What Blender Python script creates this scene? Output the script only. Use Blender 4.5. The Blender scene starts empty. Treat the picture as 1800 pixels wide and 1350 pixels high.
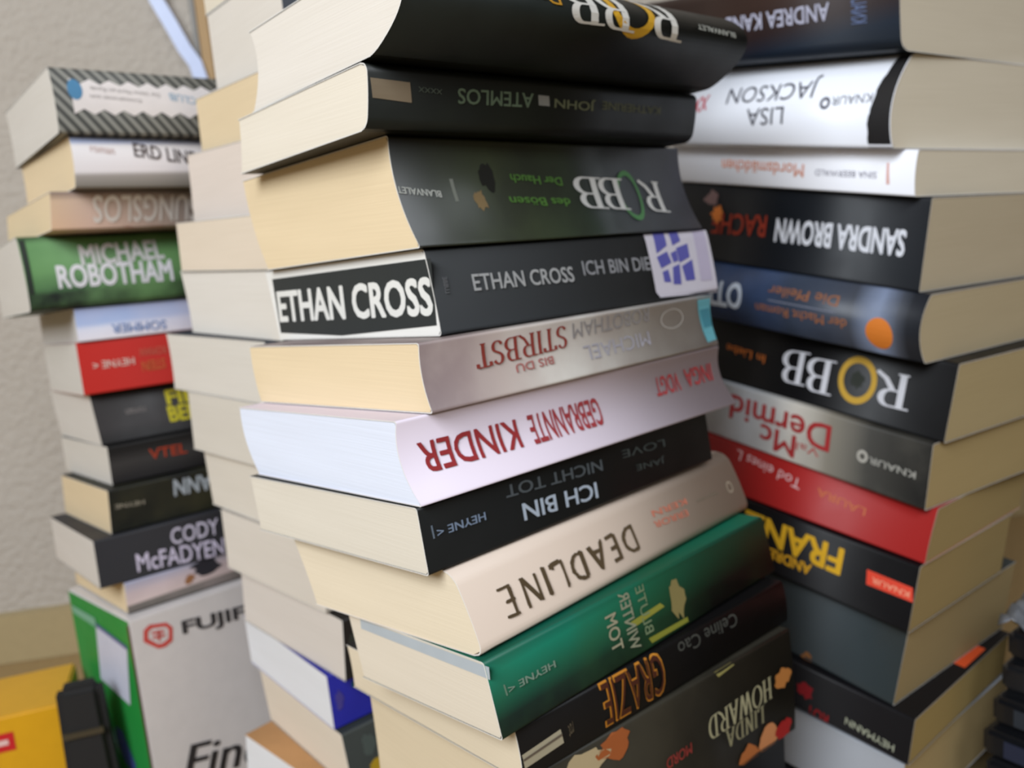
import bpy, bmesh, math, random
from mathutils import Vector, Matrix

scene = bpy.context.scene
COL = scene.collection
random.seed(7)

# ------------------------------------------------------------------ camera
CAM_H = 0.415
PITCH, ROLL, FPX = 0.17179, 0.08515, 1524.43
cam_data = bpy.data.cameras.new('camera')
cam = bpy.data.objects.new('camera', cam_data)
COL.objects.link(cam)
cam_data.sensor_width = 36.0
cam_data.lens = FPX / 1800.0 * 36.0
cam_data.clip_start = 0.01
cam_data.dof.use_dof = True
cam_data.dof.focus_distance = 0.26
cam_data.dof.aperture_fstop = 12.0
_F = Vector((0, math.cos(PITCH), -math.sin(PITCH)))
_R0 = Vector((1, 0, 0))
_U0 = Vector((0, math.sin(PITCH), math.cos(PITCH)))
_R = math.cos(ROLL) * _R0 - math.sin(ROLL) * _U0
_U = math.sin(ROLL) * _R0 + math.cos(ROLL) * _U0
cam.matrix_world = Matrix(((_R.x, _U.x, -_F.x, 0), (_R.y, _U.y, -_F.y, 0), (_R.z, _U.z, -_F.z, CAM_H), (0, 0, 0, 1)))
scene.camera = cam

# ------------------------------------------------------------------ world, light, exposure
world = bpy.data.worlds.new('world')
scene.world = world
world.use_nodes = True
bg = world.node_tree.nodes['Background']
bg.inputs['Color'].default_value = (1.0, 0.89, 0.76, 1)
bg.inputs['Strength'].default_value = 0.15

def area_light(name, loc, target, size, size_y, power, color):
    d = bpy.data.lights.new(name, 'AREA')
    d.shape = 'RECTANGLE'
    d.size, d.size_y = size, size_y
    d.energy = power
    d.color = color
    o = bpy.data.objects.new(name, d)
    COL.objects.link(o)
    o.location = loc
    o.rotation_euler = (Vector(target) - Vector(loc)).to_track_quat('-Z', 'Y').to_euler()
    return o

area_light('window_daylight', (-0.55, -0.70, 1.15), (0.0, 0.42, 0.34), 0.75, 0.7, 21.0, (0.88, 0.94, 1.0))
area_light('fill_light_right', (0.35, -1.1, 1.6), (-0.1, 0.6, 0.4), 0.6, 0.6, 6.2, (0.86, 0.92, 1.0))  # added fill from the right for the spines; no second window known

vs = scene.view_settings
scene.display_settings.display_device = 'sRGB'
vs.view_transform = 'Standard'
vs.look = 'None'
vs.exposure = 0.27
vs.gamma = 1.0
vs.use_curve_mapping = False

# ------------------------------------------------------------------ materials
def srgb(r, g, b):
    f = lambda c: (c / 255 / 12.92) if c / 255 <= 0.04045 else ((c / 255 + 0.055) / 1.055) ** 2.4
    return (f(r), f(g), f(b), 1.0)

MATS = {}

def new_mat(name):
    m = bpy.data.materials.new(name)
    m.use_nodes = True
    nt = m.node_tree
    return m, nt, nt.nodes['Principled BSDF']

def flat(name, rgb, rough=0.5, coat=0.0, metal=0.0):
    if name in MATS:
        return MATS[name]
    m, nt, p = new_mat(name)
    tc = nt.nodes.new('ShaderNodeTexCoord')
    nz = nt.nodes.new('ShaderNodeTexNoise')
    nz.inputs['Scale'].default_value = 90
    nt.links.new(tc.outputs['Object'], nz.inputs['Vector'])
    mx = nt.nodes.new('ShaderNodeMix')
    mx.data_type = 'RGBA'
    c = srgb(*rgb)
    mx.inputs['A'].default_value = tuple(v * 0.93 for v in c[:3]) + (1,)
    mx.inputs['B'].default_value = tuple(min(1, v * 1.05) for v in c[:3]) + (1,)
    nt.links.new(nz.outputs['Fac'], mx.inputs['Factor'])
    nt.links.new(mx.outputs['Result'], p.inputs['Base Color'])
    p.inputs['Roughness'].default_value = rough
    p.inputs['Coat Weight'].default_value = coat
    p.inputs['Metallic'].default_value = metal
    MATS[name] = m
    return m

def paper(name, rgb):
    """stack of cut page edges: fine leaf lines along the thickness, faint tint drift"""
    if name in MATS:
        return MATS[name]
    m, nt, p = new_mat(name)
    tc = nt.nodes.new('ShaderNodeTexCoord')
    mp = nt.nodes.new('ShaderNodeMapping')
    mp.inputs['Scale'].default_value = (14, 14, 1700)
    nt.links.new(tc.outputs['Object'], mp.inputs['Vector'])
    nz = nt.nodes.new('ShaderNodeTexNoise')
    nz.inputs['Scale'].default_value = 1.0
    nz.inputs['Detail'].default_value = 2.0
    nt.links.new(mp.outputs['Vector'], nz.inputs['Vector'])
    mp2 = nt.nodes.new('ShaderNodeMapping')
    mp2.inputs['Scale'].default_value = (10, 10, 60)
    nt.links.new(tc.outputs['Object'], mp2.inputs['Vector'])
    nz2 = nt.nodes.new('ShaderNodeTexNoise')
    nz2.inputs['Scale'].default_value = 1.0
    nt.links.new(mp2.outputs['Vector'], nz2.inputs['Vector'])
    ad = nt.nodes.new('ShaderNodeMath')
    ad.operation = 'MULTIPLY_ADD'
    nt.links.new(nz.outputs['Fac'], ad.inputs[0])
    ad.inputs[1].default_value = 0.55
    mu = nt.nodes.new('ShaderNodeMath')
    mu.operation = 'MULTIPLY'
    mu.inputs[1].default_value = 0.45
    nt.links.new(nz2.outputs['Fac'], mu.inputs[0])
    nt.links.new(mu.outputs[0], ad.inputs[2])
    mx = nt.nodes.new('ShaderNodeMix')
    mx.data_type = 'RGBA'
    c = srgb(*rgb)
    mx.inputs['A'].default_value = (c[0] * .86, c[1] * .84, c[2] * .80, 1)
    mx.inputs['B'].default_value = tuple(min(1, v * 1.1) for v in c[:3]) + (1,)
    nt.links.new(ad.outputs[0], mx.inputs['Factor'])
    nt.links.new(mx.outputs['Result'], p.inputs['Base Color'])
    bp = nt.nodes.new('ShaderNodeBump')
    bp.inputs['Strength'].default_value = 0.15
    bp.inputs['Distance'].default_value = 0.0004
    nt.links.new(nz.outputs['Fac'], bp.inputs['Height'])
    nt.links.new(bp.outputs['Normal'], p.inputs['Normal'])
    p.inputs['Roughness'].default_value = 0.9
    p.inputs['Specular IOR Level'].default_value = 0.15
    MATS[name] = m
    return m

def cover_mat(name, base, rough=0.42, xr=None, zr=None, L=1.0, T=1.0, noise=None, stripes=None, spec=0.22):
    """printed card: base colour, optional colour ramp along the spine (xr: local x), across it
    (zr: local z), blotchy artwork (noise = rgb, scale, amount) or fine diagonal stripes"""
    m, nt, p = new_mat(name)
    N, K = nt.nodes, nt.links
    tc = N.new('ShaderNodeTexCoord')
    sep = N.new('ShaderNodeSeparateXYZ')
    K.new(tc.outputs['Object'], sep.inputs[0])
    def ramp(sock, scale, off, stops):
        ma = N.new('ShaderNodeMath')
        ma.operation = 'MULTIPLY_ADD'
        ma.inputs[1].default_value = scale
        ma.inputs[2].default_value = off
        K.new(sock, ma.inputs[0])
        r = N.new('ShaderNodeValToRGB')
        el = r.color_ramp.elements
        while len(el) < len(stops):
            el.new(0.5)
        for e, (pos, c) in zip(el, stops):
            e.position = pos
            e.color = srgb(*c)
        K.new(ma.outputs[0], r.inputs[0])
        return r.outputs['Color']
    cur = None
    if xr:
        x0, sg = xr[0], xr[1]
        cur = ramp(sep.outputs['X'], 1.0 / sg, -x0 / sg, xr[2])
    if zr:
        c2 = ramp(sep.outputs['Z'], 1.0 / T, 0.0, zr)
        if cur is None:
            cur = c2
        else:
            mm = N.new('ShaderNodeMix')
            mm.data_type = 'RGBA'
            mm.blend_type = 'MULTIPLY'
            mm.inputs['Factor'].default_value = 1.0
            K.new(cur, mm.inputs['A'])
            K.new(c2, mm.inputs['B'])
            cur = mm.outputs['Result']
    if cur is None:
        rgb = N.new('ShaderNodeRGB')
        rgb.outputs[0].default_value = srgb(*base)
        cur = rgb.outputs[0]
    if noise:
        nz = N.new('ShaderNodeTexNoise')
        nz.inputs['Scale'].default_value = noise[1]
        nz.inputs['Detail'].default_value = 5
        K.new(tc.outputs['Object'], nz.inputs['Vector'])
        r = N.new('ShaderNodeMapRange')
        r.inputs['From Min'].default_value = 0.42
        r.inputs['From Max'].default_value = 0.68
        r.inputs['To Max'].default_value = noise[2]
        K.new(nz.outputs['Fac'], r.inputs['Value'])
        mm = N.new('ShaderNodeMix')
        mm.data_type = 'RGBA'
        K.new(r.outputs['Result'], mm.inputs['Factor'])
        K.new(cur, mm.inputs['A'])
        mm.inputs['B'].default_value = srgb(*noise[0])
        cur = mm.outputs['Result']
    if stripes:
        wv = N.new('ShaderNodeTexWave')
        wv.wave_type = 'BANDS'
        wv.bands_direction = 'X'
        mp = N.new('ShaderNodeMapping')
        mp.inputs['Rotation'].default_value = (0, math.radians(stripes[2]), 0)
        K.new(tc.outputs['Object'], mp.inputs['Vector'])
        K.new(mp.outputs['Vector'], wv.inputs['Vector'])
        wv.inputs['Scale'].default_value = stripes[1]
        mm = N.new('ShaderNodeMix')
        mm.data_type = 'RGBA'
        K.new(wv.outputs['Fac'], mm.inputs['Factor'])
        K.new(cur, mm.inputs['A'])
        mm.inputs['B'].default_value = srgb(*stripes[0])
        cur = mm.outputs['Result']
    K.new(cur, p.inputs['Base Color'])
    # faint handling wear in the gloss
    n2 = N.new('ShaderNodeTexNoise')
    n2.inputs['Scale'].default_value = 35
    K.new(tc.outputs['Object'], n2.inputs['Vector'])
    mr = N.new('ShaderNodeMapRange')
    mr.inputs['To Min'].default_value = rough * 0.8
    mr.inputs['To Max'].default_value = min(1, rough * 1.35)
    K.new(n2.outputs['Fac'], mr.inputs['Value'])
    K.new(mr.outputs['Result'], p.inputs['Roughness'])
    p.inputs['Specular IOR Level'].default_value = spec
    return m

INK = lambda rgb: flat('ink_%02x%02x%02x' % rgb, rgb, 0.45)

# ------------------------------------------------------------------ object helpers
def link_mesh(name, bm, mats, parent=None):
    me = bpy.data.meshes.new(name)
    bm.normal_update()
    bm.to_mesh(me)
    bm.free()
    for m in (mats if isinstance(mats, (list, tuple)) else [mats]):
        me.materials.append(m)
    o = bpy.data.objects.new(name, me)
    COL.objects.link(o)
    if parent is not None:
        o.parent = parent
    return o

def tag(o, label, cat, group=None):
    o['label'] = label
    o['category'] = cat
    if group:
        o['group'] = group
    return o

# ------------------------------------------------------------------ lettering in 2-D
def sans(body, bold=0.0, shear=0.0):
    cu = bpy.data.curves.new('lettering', 'FONT')
    cu.body = body
    cu.size = 1.0
    cu.offset = bold
    cu.shear = shear
    cu.resolution_u = 3
    o = bpy.data.objects.new('lettering', cu)
    me = o.to_mesh()
    v = [(p.co.x, p.co.y) for p in me.vertices]
    f = [tuple(p.vertices) for p in me.polygons]
    o.to_mesh_clear()
    bpy.data.objects.remove(o)
    bpy.data.curves.remove(cu)
    return v, f

def arc(cx, cy, rx, ry, a0, a1, n=12):
    return [(cx + rx * math.cos(math.radians(a0 + (a1 - a0) * i / n)), cy + ry * math.sin(math.radians(a0 + (a1 - a0) * i / n))) for i in range(n + 1)]

GL = {  # strokes in a 1-high box; (advance, strokes, serif points)
    'R': (.82, [[(.17, 0), (.17, 1)], [(.17, .97)] + arc(.42, .74, .2, .23, 90, -90) + [(.17, .51)], [(.38, .5), (.56, .2), (.8, .02)]], [(.17, 0), (.08, 1)]),
    'B': (.72, [[(.17, 0), (.17, 1)], [(.17, .97)] + arc(.38, .75, .19, .22, 90, -90) + [(.17, .53)], [(.17, .53)] + arc(.4, .28, .24, .25, 90, -90) + [(.17, .03)]], [(.08, 0), (.08, 1)]),
    'O': (.92, [arc(.46, .5, .36, .47, 90, 450, 28)], []),
    'S': (.62, [arc(.31, .73, .2, .24, 20, 200, 10) + [(.2, .55), (.42, .44)] + arc(.31, .26, .21, .23, 40, -160, 10)], []),
    'T': (.68, [[(.34, 0), (.34, 1)], [(.04, .97), (.64, .97)], [(.04, .97), (.04, .8)], [(.64, .97), (.64, .8)]], [(.34, 0)]),
    'I': (.34, [[(.17, 0), (.17, 1)]], [(.17, 0), (.17, 1)]),
    'H': (.82, [[(.17, 0), (.17, 1)], [(.65, 0), (.65, 1)], [(.17, .5), (.65, .5)]], [(.17, 0), (.17, 1), (.65, 0), (.65, 1)]),
    'W': (1.05, [[(.08, 1), (.3, 0)], [(.3, 0), (.52, .95)], [(.52, .95), (.74, 0)], [(.74, 0), (.97, 1)]], [(.1, 1), (.95, 1)]),
    'A': (.78, [[(.1, 0), (.39, 1)], [(.39, 1), (.68, 0)], [(.2, .34), (.58, .34)]], [(.1, 0), (.68, 0)]),
    'D': (.8, [[(.17, 0), (.17, 1)], [(.17, .97)] + arc(.34, .5, .34, .47, 90, -90, 16) + [(.17, .03)]], [(.1, 0), (.1, 1)]),
    'L': (.62, [[(.17, 0), (.17, 1)], [(.17, .03), (.56, .03)], [(.56, .03), (.56, .2)]], [(.17, 1), (.12, 0)]),
    'N': (.84, [[(.17, 0), (.17, 1)], [(.17, 1), (.65, 0)], [(.65, 0), (.65, 1)]], [(.17, 0), (.14, 1), (.65, 1)]),
    'E': (.62, [[(.17, 0), (.17, 1)], [(.17, .97), (.54, .97)], [(.17, .5), (.46, .5)], [(.17, .03), (.56, .03)]], []),
}

def strip(pts, wfun):
    v, f = [], []
    n = len(pts)
    for i, (x, y) in enumerate(pts):
        ax, ay = pts[max(0, i - 1)]
        bx, by = pts[min(n - 1, i + 1)]
        dx, dy = bx - ax, by - ay
        l = math.hypot(dx, dy) or 1
        dx, dy = dx / l, dy / l
        w = wfun(dx, dy) / 2
        v += [(x - dy * w, y + dx * w), (x + dy * w, y - dx * w)]
    for i in range(n - 1):
        f.append((2 * i, 2 * i + 1, 2 * i + 3, 2 * i + 2))
    return v, f

def glyphs(word, style):
    """serif: thick stems, thin hairlines, slab serifs; sketch: doubled thin pen strokes"""
    V, Fc = [], []
    rnd = random.Random(len(word) * 13 + 5)
    x0 = 0.0
    layer = [0]
    def add(vf):
        b = len(V)
        layer[0] = (layer[0] + 1) % 12
        V.extend((x0 + x, y, layer[0]) for x, y in vf[0])
        Fc.extend(tuple(b + i for i in q) for q in vf[1])
    for ch in word:
        if ch == ' ':
            x0 += .4
            continue
        adv, strokes, serifs = GL[ch]
        for s in strokes:
            if style == 'serif':
                add(strip(s, lambda dx, dy: .05 + .105 * abs(dy) ** 1.5))
            else:
                for rep in range(3):
                    j = lambda: rnd.uniform(-.05, .05)
                    jx, jy = j(), j()
                    add(strip([(x * 1.0 + jx + j() * .5, y + jy + j() * .7) for x, y in s], lambda dx, dy: .085))
        if style == 'serif':
            for sx, sy in serifs:
                w = .13
                yy = sy - (.045 if sy > .5 else 0)
                add(([(sx - w, yy), (sx + w, yy), (sx + w, yy + .045), (sx - w, yy + .045)], [(0, 1, 2, 3)]))
        x0 += adv + (.03 if style == 'serif' else .08)
    return V, Fc

def word_shape(body, style):
    if style in ('serif', 'sketch'):
        return glyphs(body, style)
    if style == 'italic':
        V0, F0 = sans(body, 0.0, 0.35)
        V, Fc = [], []
        for d in (-.02, -.01, 0, .01, .02):
            b = len(V)
            V += [(x + d, y, len(Fc) // max(1, len(F0))) for x, y in V0]
            Fc += [tuple(b + i for i in q) for q in F0]
        return V, Fc
    V, Fc = sans(body)
    w = {'sans': 0.0, 'bold': 0.016, 'heavy': 0.034}[style]
    if w:
        V0, F0 = V, Fc
        V, Fc = [], []
        for dx, dy in ((0, 0), (w, 0), (-w, 0), (w * .7, w * .7), (-w * .7, w * .7), (w * .7, -w * .7), (-w * .7, -w * .7)):
            b = len(V)
            V += [(x + dx, y + dy, len(Fc) // max(1, len(F0))) for x, y in V0]
            Fc += [tuple(b + i for i in q) for q in F0]
    return V, Fc

# ------------------------------------------------------------------ the book builder
TH = 0.00035
GAP = 0.0004

class Book:
    """One paperback. Local frame: x runs along the spine (to the right as seen from outside),
    y from the spine into the pages, z up through the thickness."""
    def __init__(self, pose, label, cover, pages, c=0.0, r=0.0012, group=None, name='paperback_book'):
        st, x, y, t, T, k, L, W, zb, a, b, X0, Y0 = pose
        self.T, self.k, self.c, self.L, self.W, self.r, self.st = T - GAP, k, c, L, W, r, st
        rz = -t if st == 'R' else t
        self.x0, self.x1 = (-L, 0.0) if st == 'R' else (0.0, L)
        self.g = (a * math.cos(rz) + b * math.sin(rz), -a * math.sin(rz) + b * math.cos(rz))
        e = bpy.data.objects.new(name, None)
        e.empty_display_size = 0.02
        COL.objects.link(e)
        e.location = (x, y, zb + CAM_H + a * (x - X0) + b * (y - Y0))
        e.rotation_euler = (0, 0, rz)
        tag(e, label, 'book', group)
        self.root = e
        self.pages_mat = pages
        self.build(cover, pages)

    def vs(self, t):
        k, c, T, r = self.k, self.c, self.T, self.r
        y = k * t - c * 4 * t * (1 - t)
        for e in (t * T, (1 - t) * T):
            if e < r:
                y += r * (1 - math.sqrt(max(0, 1 - ((r - e) / r) ** 2)))
        return y

    def sh(self, x, y, z):
        return Vector((x, y, z + self.g[0] * x + self.g[1] * y))

    def build(self, cover, pages):
        T, W, r = self.T, self.W, self.r
        n = 20
        ts = sorted(set([i / n for i in range(n + 1)] + [min(.5, r / T * q) for q in (.15, .4, .7, 1)] + [max(.5, 1 - r / T * q) for q in (.15, .4, .7, 1)]))
        # cover shell: outer outline and an inner one a card's thickness inside
        outer = [(W, 0.0)] + [(self.vs(t), t * T) for t in ts] + [(W + self.k, T)]
        inner = [(W, TH)] + [(self.vs(t) + TH * 1.2, TH + t * (T - 2 * TH)) for t in ts] + [(W + self.k, T - TH)]
        bm = bmesh.new()
        rows = []
        for X in (self.x0, self.x1):
            rows.append(([bm.verts.new(self.sh(X, y, z)) for y, z in outer], [bm.verts.new(self.sh(X, y, z)) for y, z in inner]))
        (o0, i0), (o1, i1) = rows
        m = len(outer)
        for j in range(m - 1):
            f = bm.faces.new((o0[j], o1[j], o1[j + 1], o0[j + 1]))
            f.smooth = 1 < j < m - 2
            bm.faces.new((i0[j], i0[j + 1], i1[j + 1], i1[j]))
            f = bm.faces.new((o0[j], o0[j + 1], i0[j + 1], i0[j])); f.material_index = 1
            f = bm.faces.new((o1[j], i1[j], i1[j + 1], o1[j + 1])); f.material_index = 1
        for j in (0, m - 1):
            f = bm.faces.new((o0[j], i0[j], i1[j], o1[j])); f.material_index = 1
        bmesh.ops.recalc_face_normals(bm, faces=bm.faces)
        self.cover = link_mesh('cover', bm, [cover, flat('card_edge', (226, 222, 216), .7)], self.root)
        # page block
        bm = bmesh.new()
        z0, z1 = TH * 1.05, T - TH * 1.05
        rows = []
        nn = 16
        ee = 0.0003
        for X in (self.x0 + ee, self.x1 - ee):
            row = []
            for i in range(nn + 1):
                t = i / nn
                z = z0 + (z1 - z0) * t
                row.append((bm.verts.new(self.sh(X, self.vs(t) + TH * 1.6, z)), bm.verts.new(self.sh(X, W - .0006 + self.k * t - max(-.006, min(.006, .7 * self.c)) * 4 * t * (1 - t), z))))
            rows.append(row)
        A, B = rows
        for i in range(nn):
            bm.faces.new((A[i][0], A[i][1], A[i + 1][1], A[i + 1][0]))
            bm.faces.new((B[i][0], B[i + 1][0], B[i + 1][1], B[i][1]))
            bm.faces.new((A[i][0], A[i + 1][0], B[i + 1][0], B[i][0]))
            bm.faces.new((A[i][1], B[i][1], B[i + 1][1], A[i + 1][1]))
        bm.faces.new((A[0][0], B[0][0], B[0][1], A[0][1]))
        bm.faces.new((A[nn][0], A[nn][1], B[nn][1], B[nn][0]))
        bmesh.ops.recalc_face_normals(bm, faces=bm.faces)
        self.block = link_mesh('page_block', bm, pages, self.root)

    # -- printing on the spine ------------------------------------------------
    def _print(self, name, V, Fc, mat, off, face='spine', label=None):
        bm = bmesh.new()
        # strokes that cross lie in thin layers one above the other, like ink on ink
        vv = [bm.verts.new((p[0], (p[2] if len(p) > 2 else 0) * 1.2e-5, p[1])) for p in V]
        for q in Fc:
            if len(set(q)) > 2:
                try:
                    bm.faces.new([vv[i] for i in q])
                except ValueError:
                    pass
        if face == 'spine' and self.c:
            h = 0.003
            while h < self.T:
                bmesh.ops.bisect_plane(bm, geom=bm.verts[:] + bm.edges[:] + bm.faces[:], plane_co=(0, 0, h), plane_no=(0, 0, 1))
                h += 0.003
        for v in bm.verts:
            d, x, h = v.co.y + off, v.co.x, min(max(v.co.z, 0.0002), self.T - 0.0002)
            if face == 'spine':
                x = min(max(x, self.x0 + .0002), self.x1 - .0002)
                v.co = self.sh(x, self.vs(h / self.T) - d, h)
            else:
                v.co = self.sh((self.x1 - .0003 + d) if self.st == 'R' else (self.x0 + .0003 - d), x, h)
        for f in bm.faces:
            f.normal_update()
            if face == 'spine' and f.normal.y > 0:
                f.normal_flip()
        o = link_mesh(name, bm, mat, self.cover if face == 'spine' else self.block)
        if label:
            o['label'] = label
        return o

    def text(self, body, at, rgb, style='sans', up=False, name='title_lettering', face='spine', off=0.0003):
        """at = (x, h) of the left and right middle of the line and the letter height; upside
        down unless up"""
        x0, h0, x1, h1, ht = at
        V, Fc = word_shape(body, style)
        xs = [p[0] for p in V]; ys = [p[1] for p in V]
        ax, bx, ay, by = min(xs), max(xs), min(ys), max(ys)
        out = []
        for p in V:
            x, y = p[0], p[1]
            s = (x - ax) / (bx - ax)
            q = (y - ay) / (by - ay) - .5
            if not up:
                s, q = 1 - s, -q
            out.append((x0 + (x1 - x0) * s, h0 + (h1 - h0) * s + q * ht, p[2] if len(p) > 2 else 0))
        return self._print(name, out, Fc, INK(rgb), off, face)

    def upright_text(self, body, at, rgb, style='sans', name='title_lettering', off=0.0003):
        """a line that runs across the spine (down its thickness)"""
        x0, h0, x1, h1 = at        # x range and h range of the turned line
        V, Fc = word_shape(body, style)
        xs = [p[0] for p in V]; ys = [p[1] for p in V]
        ax, bx, ay, by = min(xs), max(xs), min(ys), max(ys)
        out = [(x0 + (x1 - x0) * (p[1] - ay) / (by - ay), h0 + (h1 - h0) * (p[0] - ax) / (bx - ax), p[2] if len(p) > 2 else 0) for p in V]
        return self._print(name, out, Fc, INK(rgb), off)

    def poly(self, pts, rgb, name='printed_panel', face='spine', off=0.00015, mat=None, label=None):
        return self._print(name, pts, [tuple(range(len(pts)))], mat or INK(rgb), off, face, label)

    def disc(self, c, rx, ry, rgb, name='printed_emblem', off=0.0002, ring=None):
        n = 28
        if ring is None:
            V = [(c[0] + rx * math.cos(2 * math.pi * i / n), c[1] + ry * math.sin(2 * math.pi * i / n)) for i in range(n)]
            Fc = [tuple(range(n))]
        else:
            V, Fc = [], []
            for i in range(n):
                a = 2 * math.pi * i / n
                V += [(c[0] + rx * math.cos(a), c[1] + ry * math.sin(a)), (c[0] + rx * ring * math.cos(a), c[1] + ry * ring * math.sin(a))]
            Fc = [(2 * i, 2 * i + 1, (2 * i + 3) % (2 * n), (2 * i + 2) % (2 * n)) for i in range(n)]
        return self._print(name, V, Fc, INK(rgb), off)

    def blob(self, c, rx, ry, rgb, name='printed_picture', off=0.0002, seed=1):
        rnd = random.Random(seed)
        n = 18
        V = [(c[0] + rx * rnd.uniform(.6, 1.15) * math.cos(2 * math.pi * i / n), c[1] + ry * rnd.uniform(.6, 1.15) * math.sin(2 * math.pi * i / n)) for i in range(n)]
        return self._print(name, V, [tuple(range(n))], INK(rgb), off)

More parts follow.
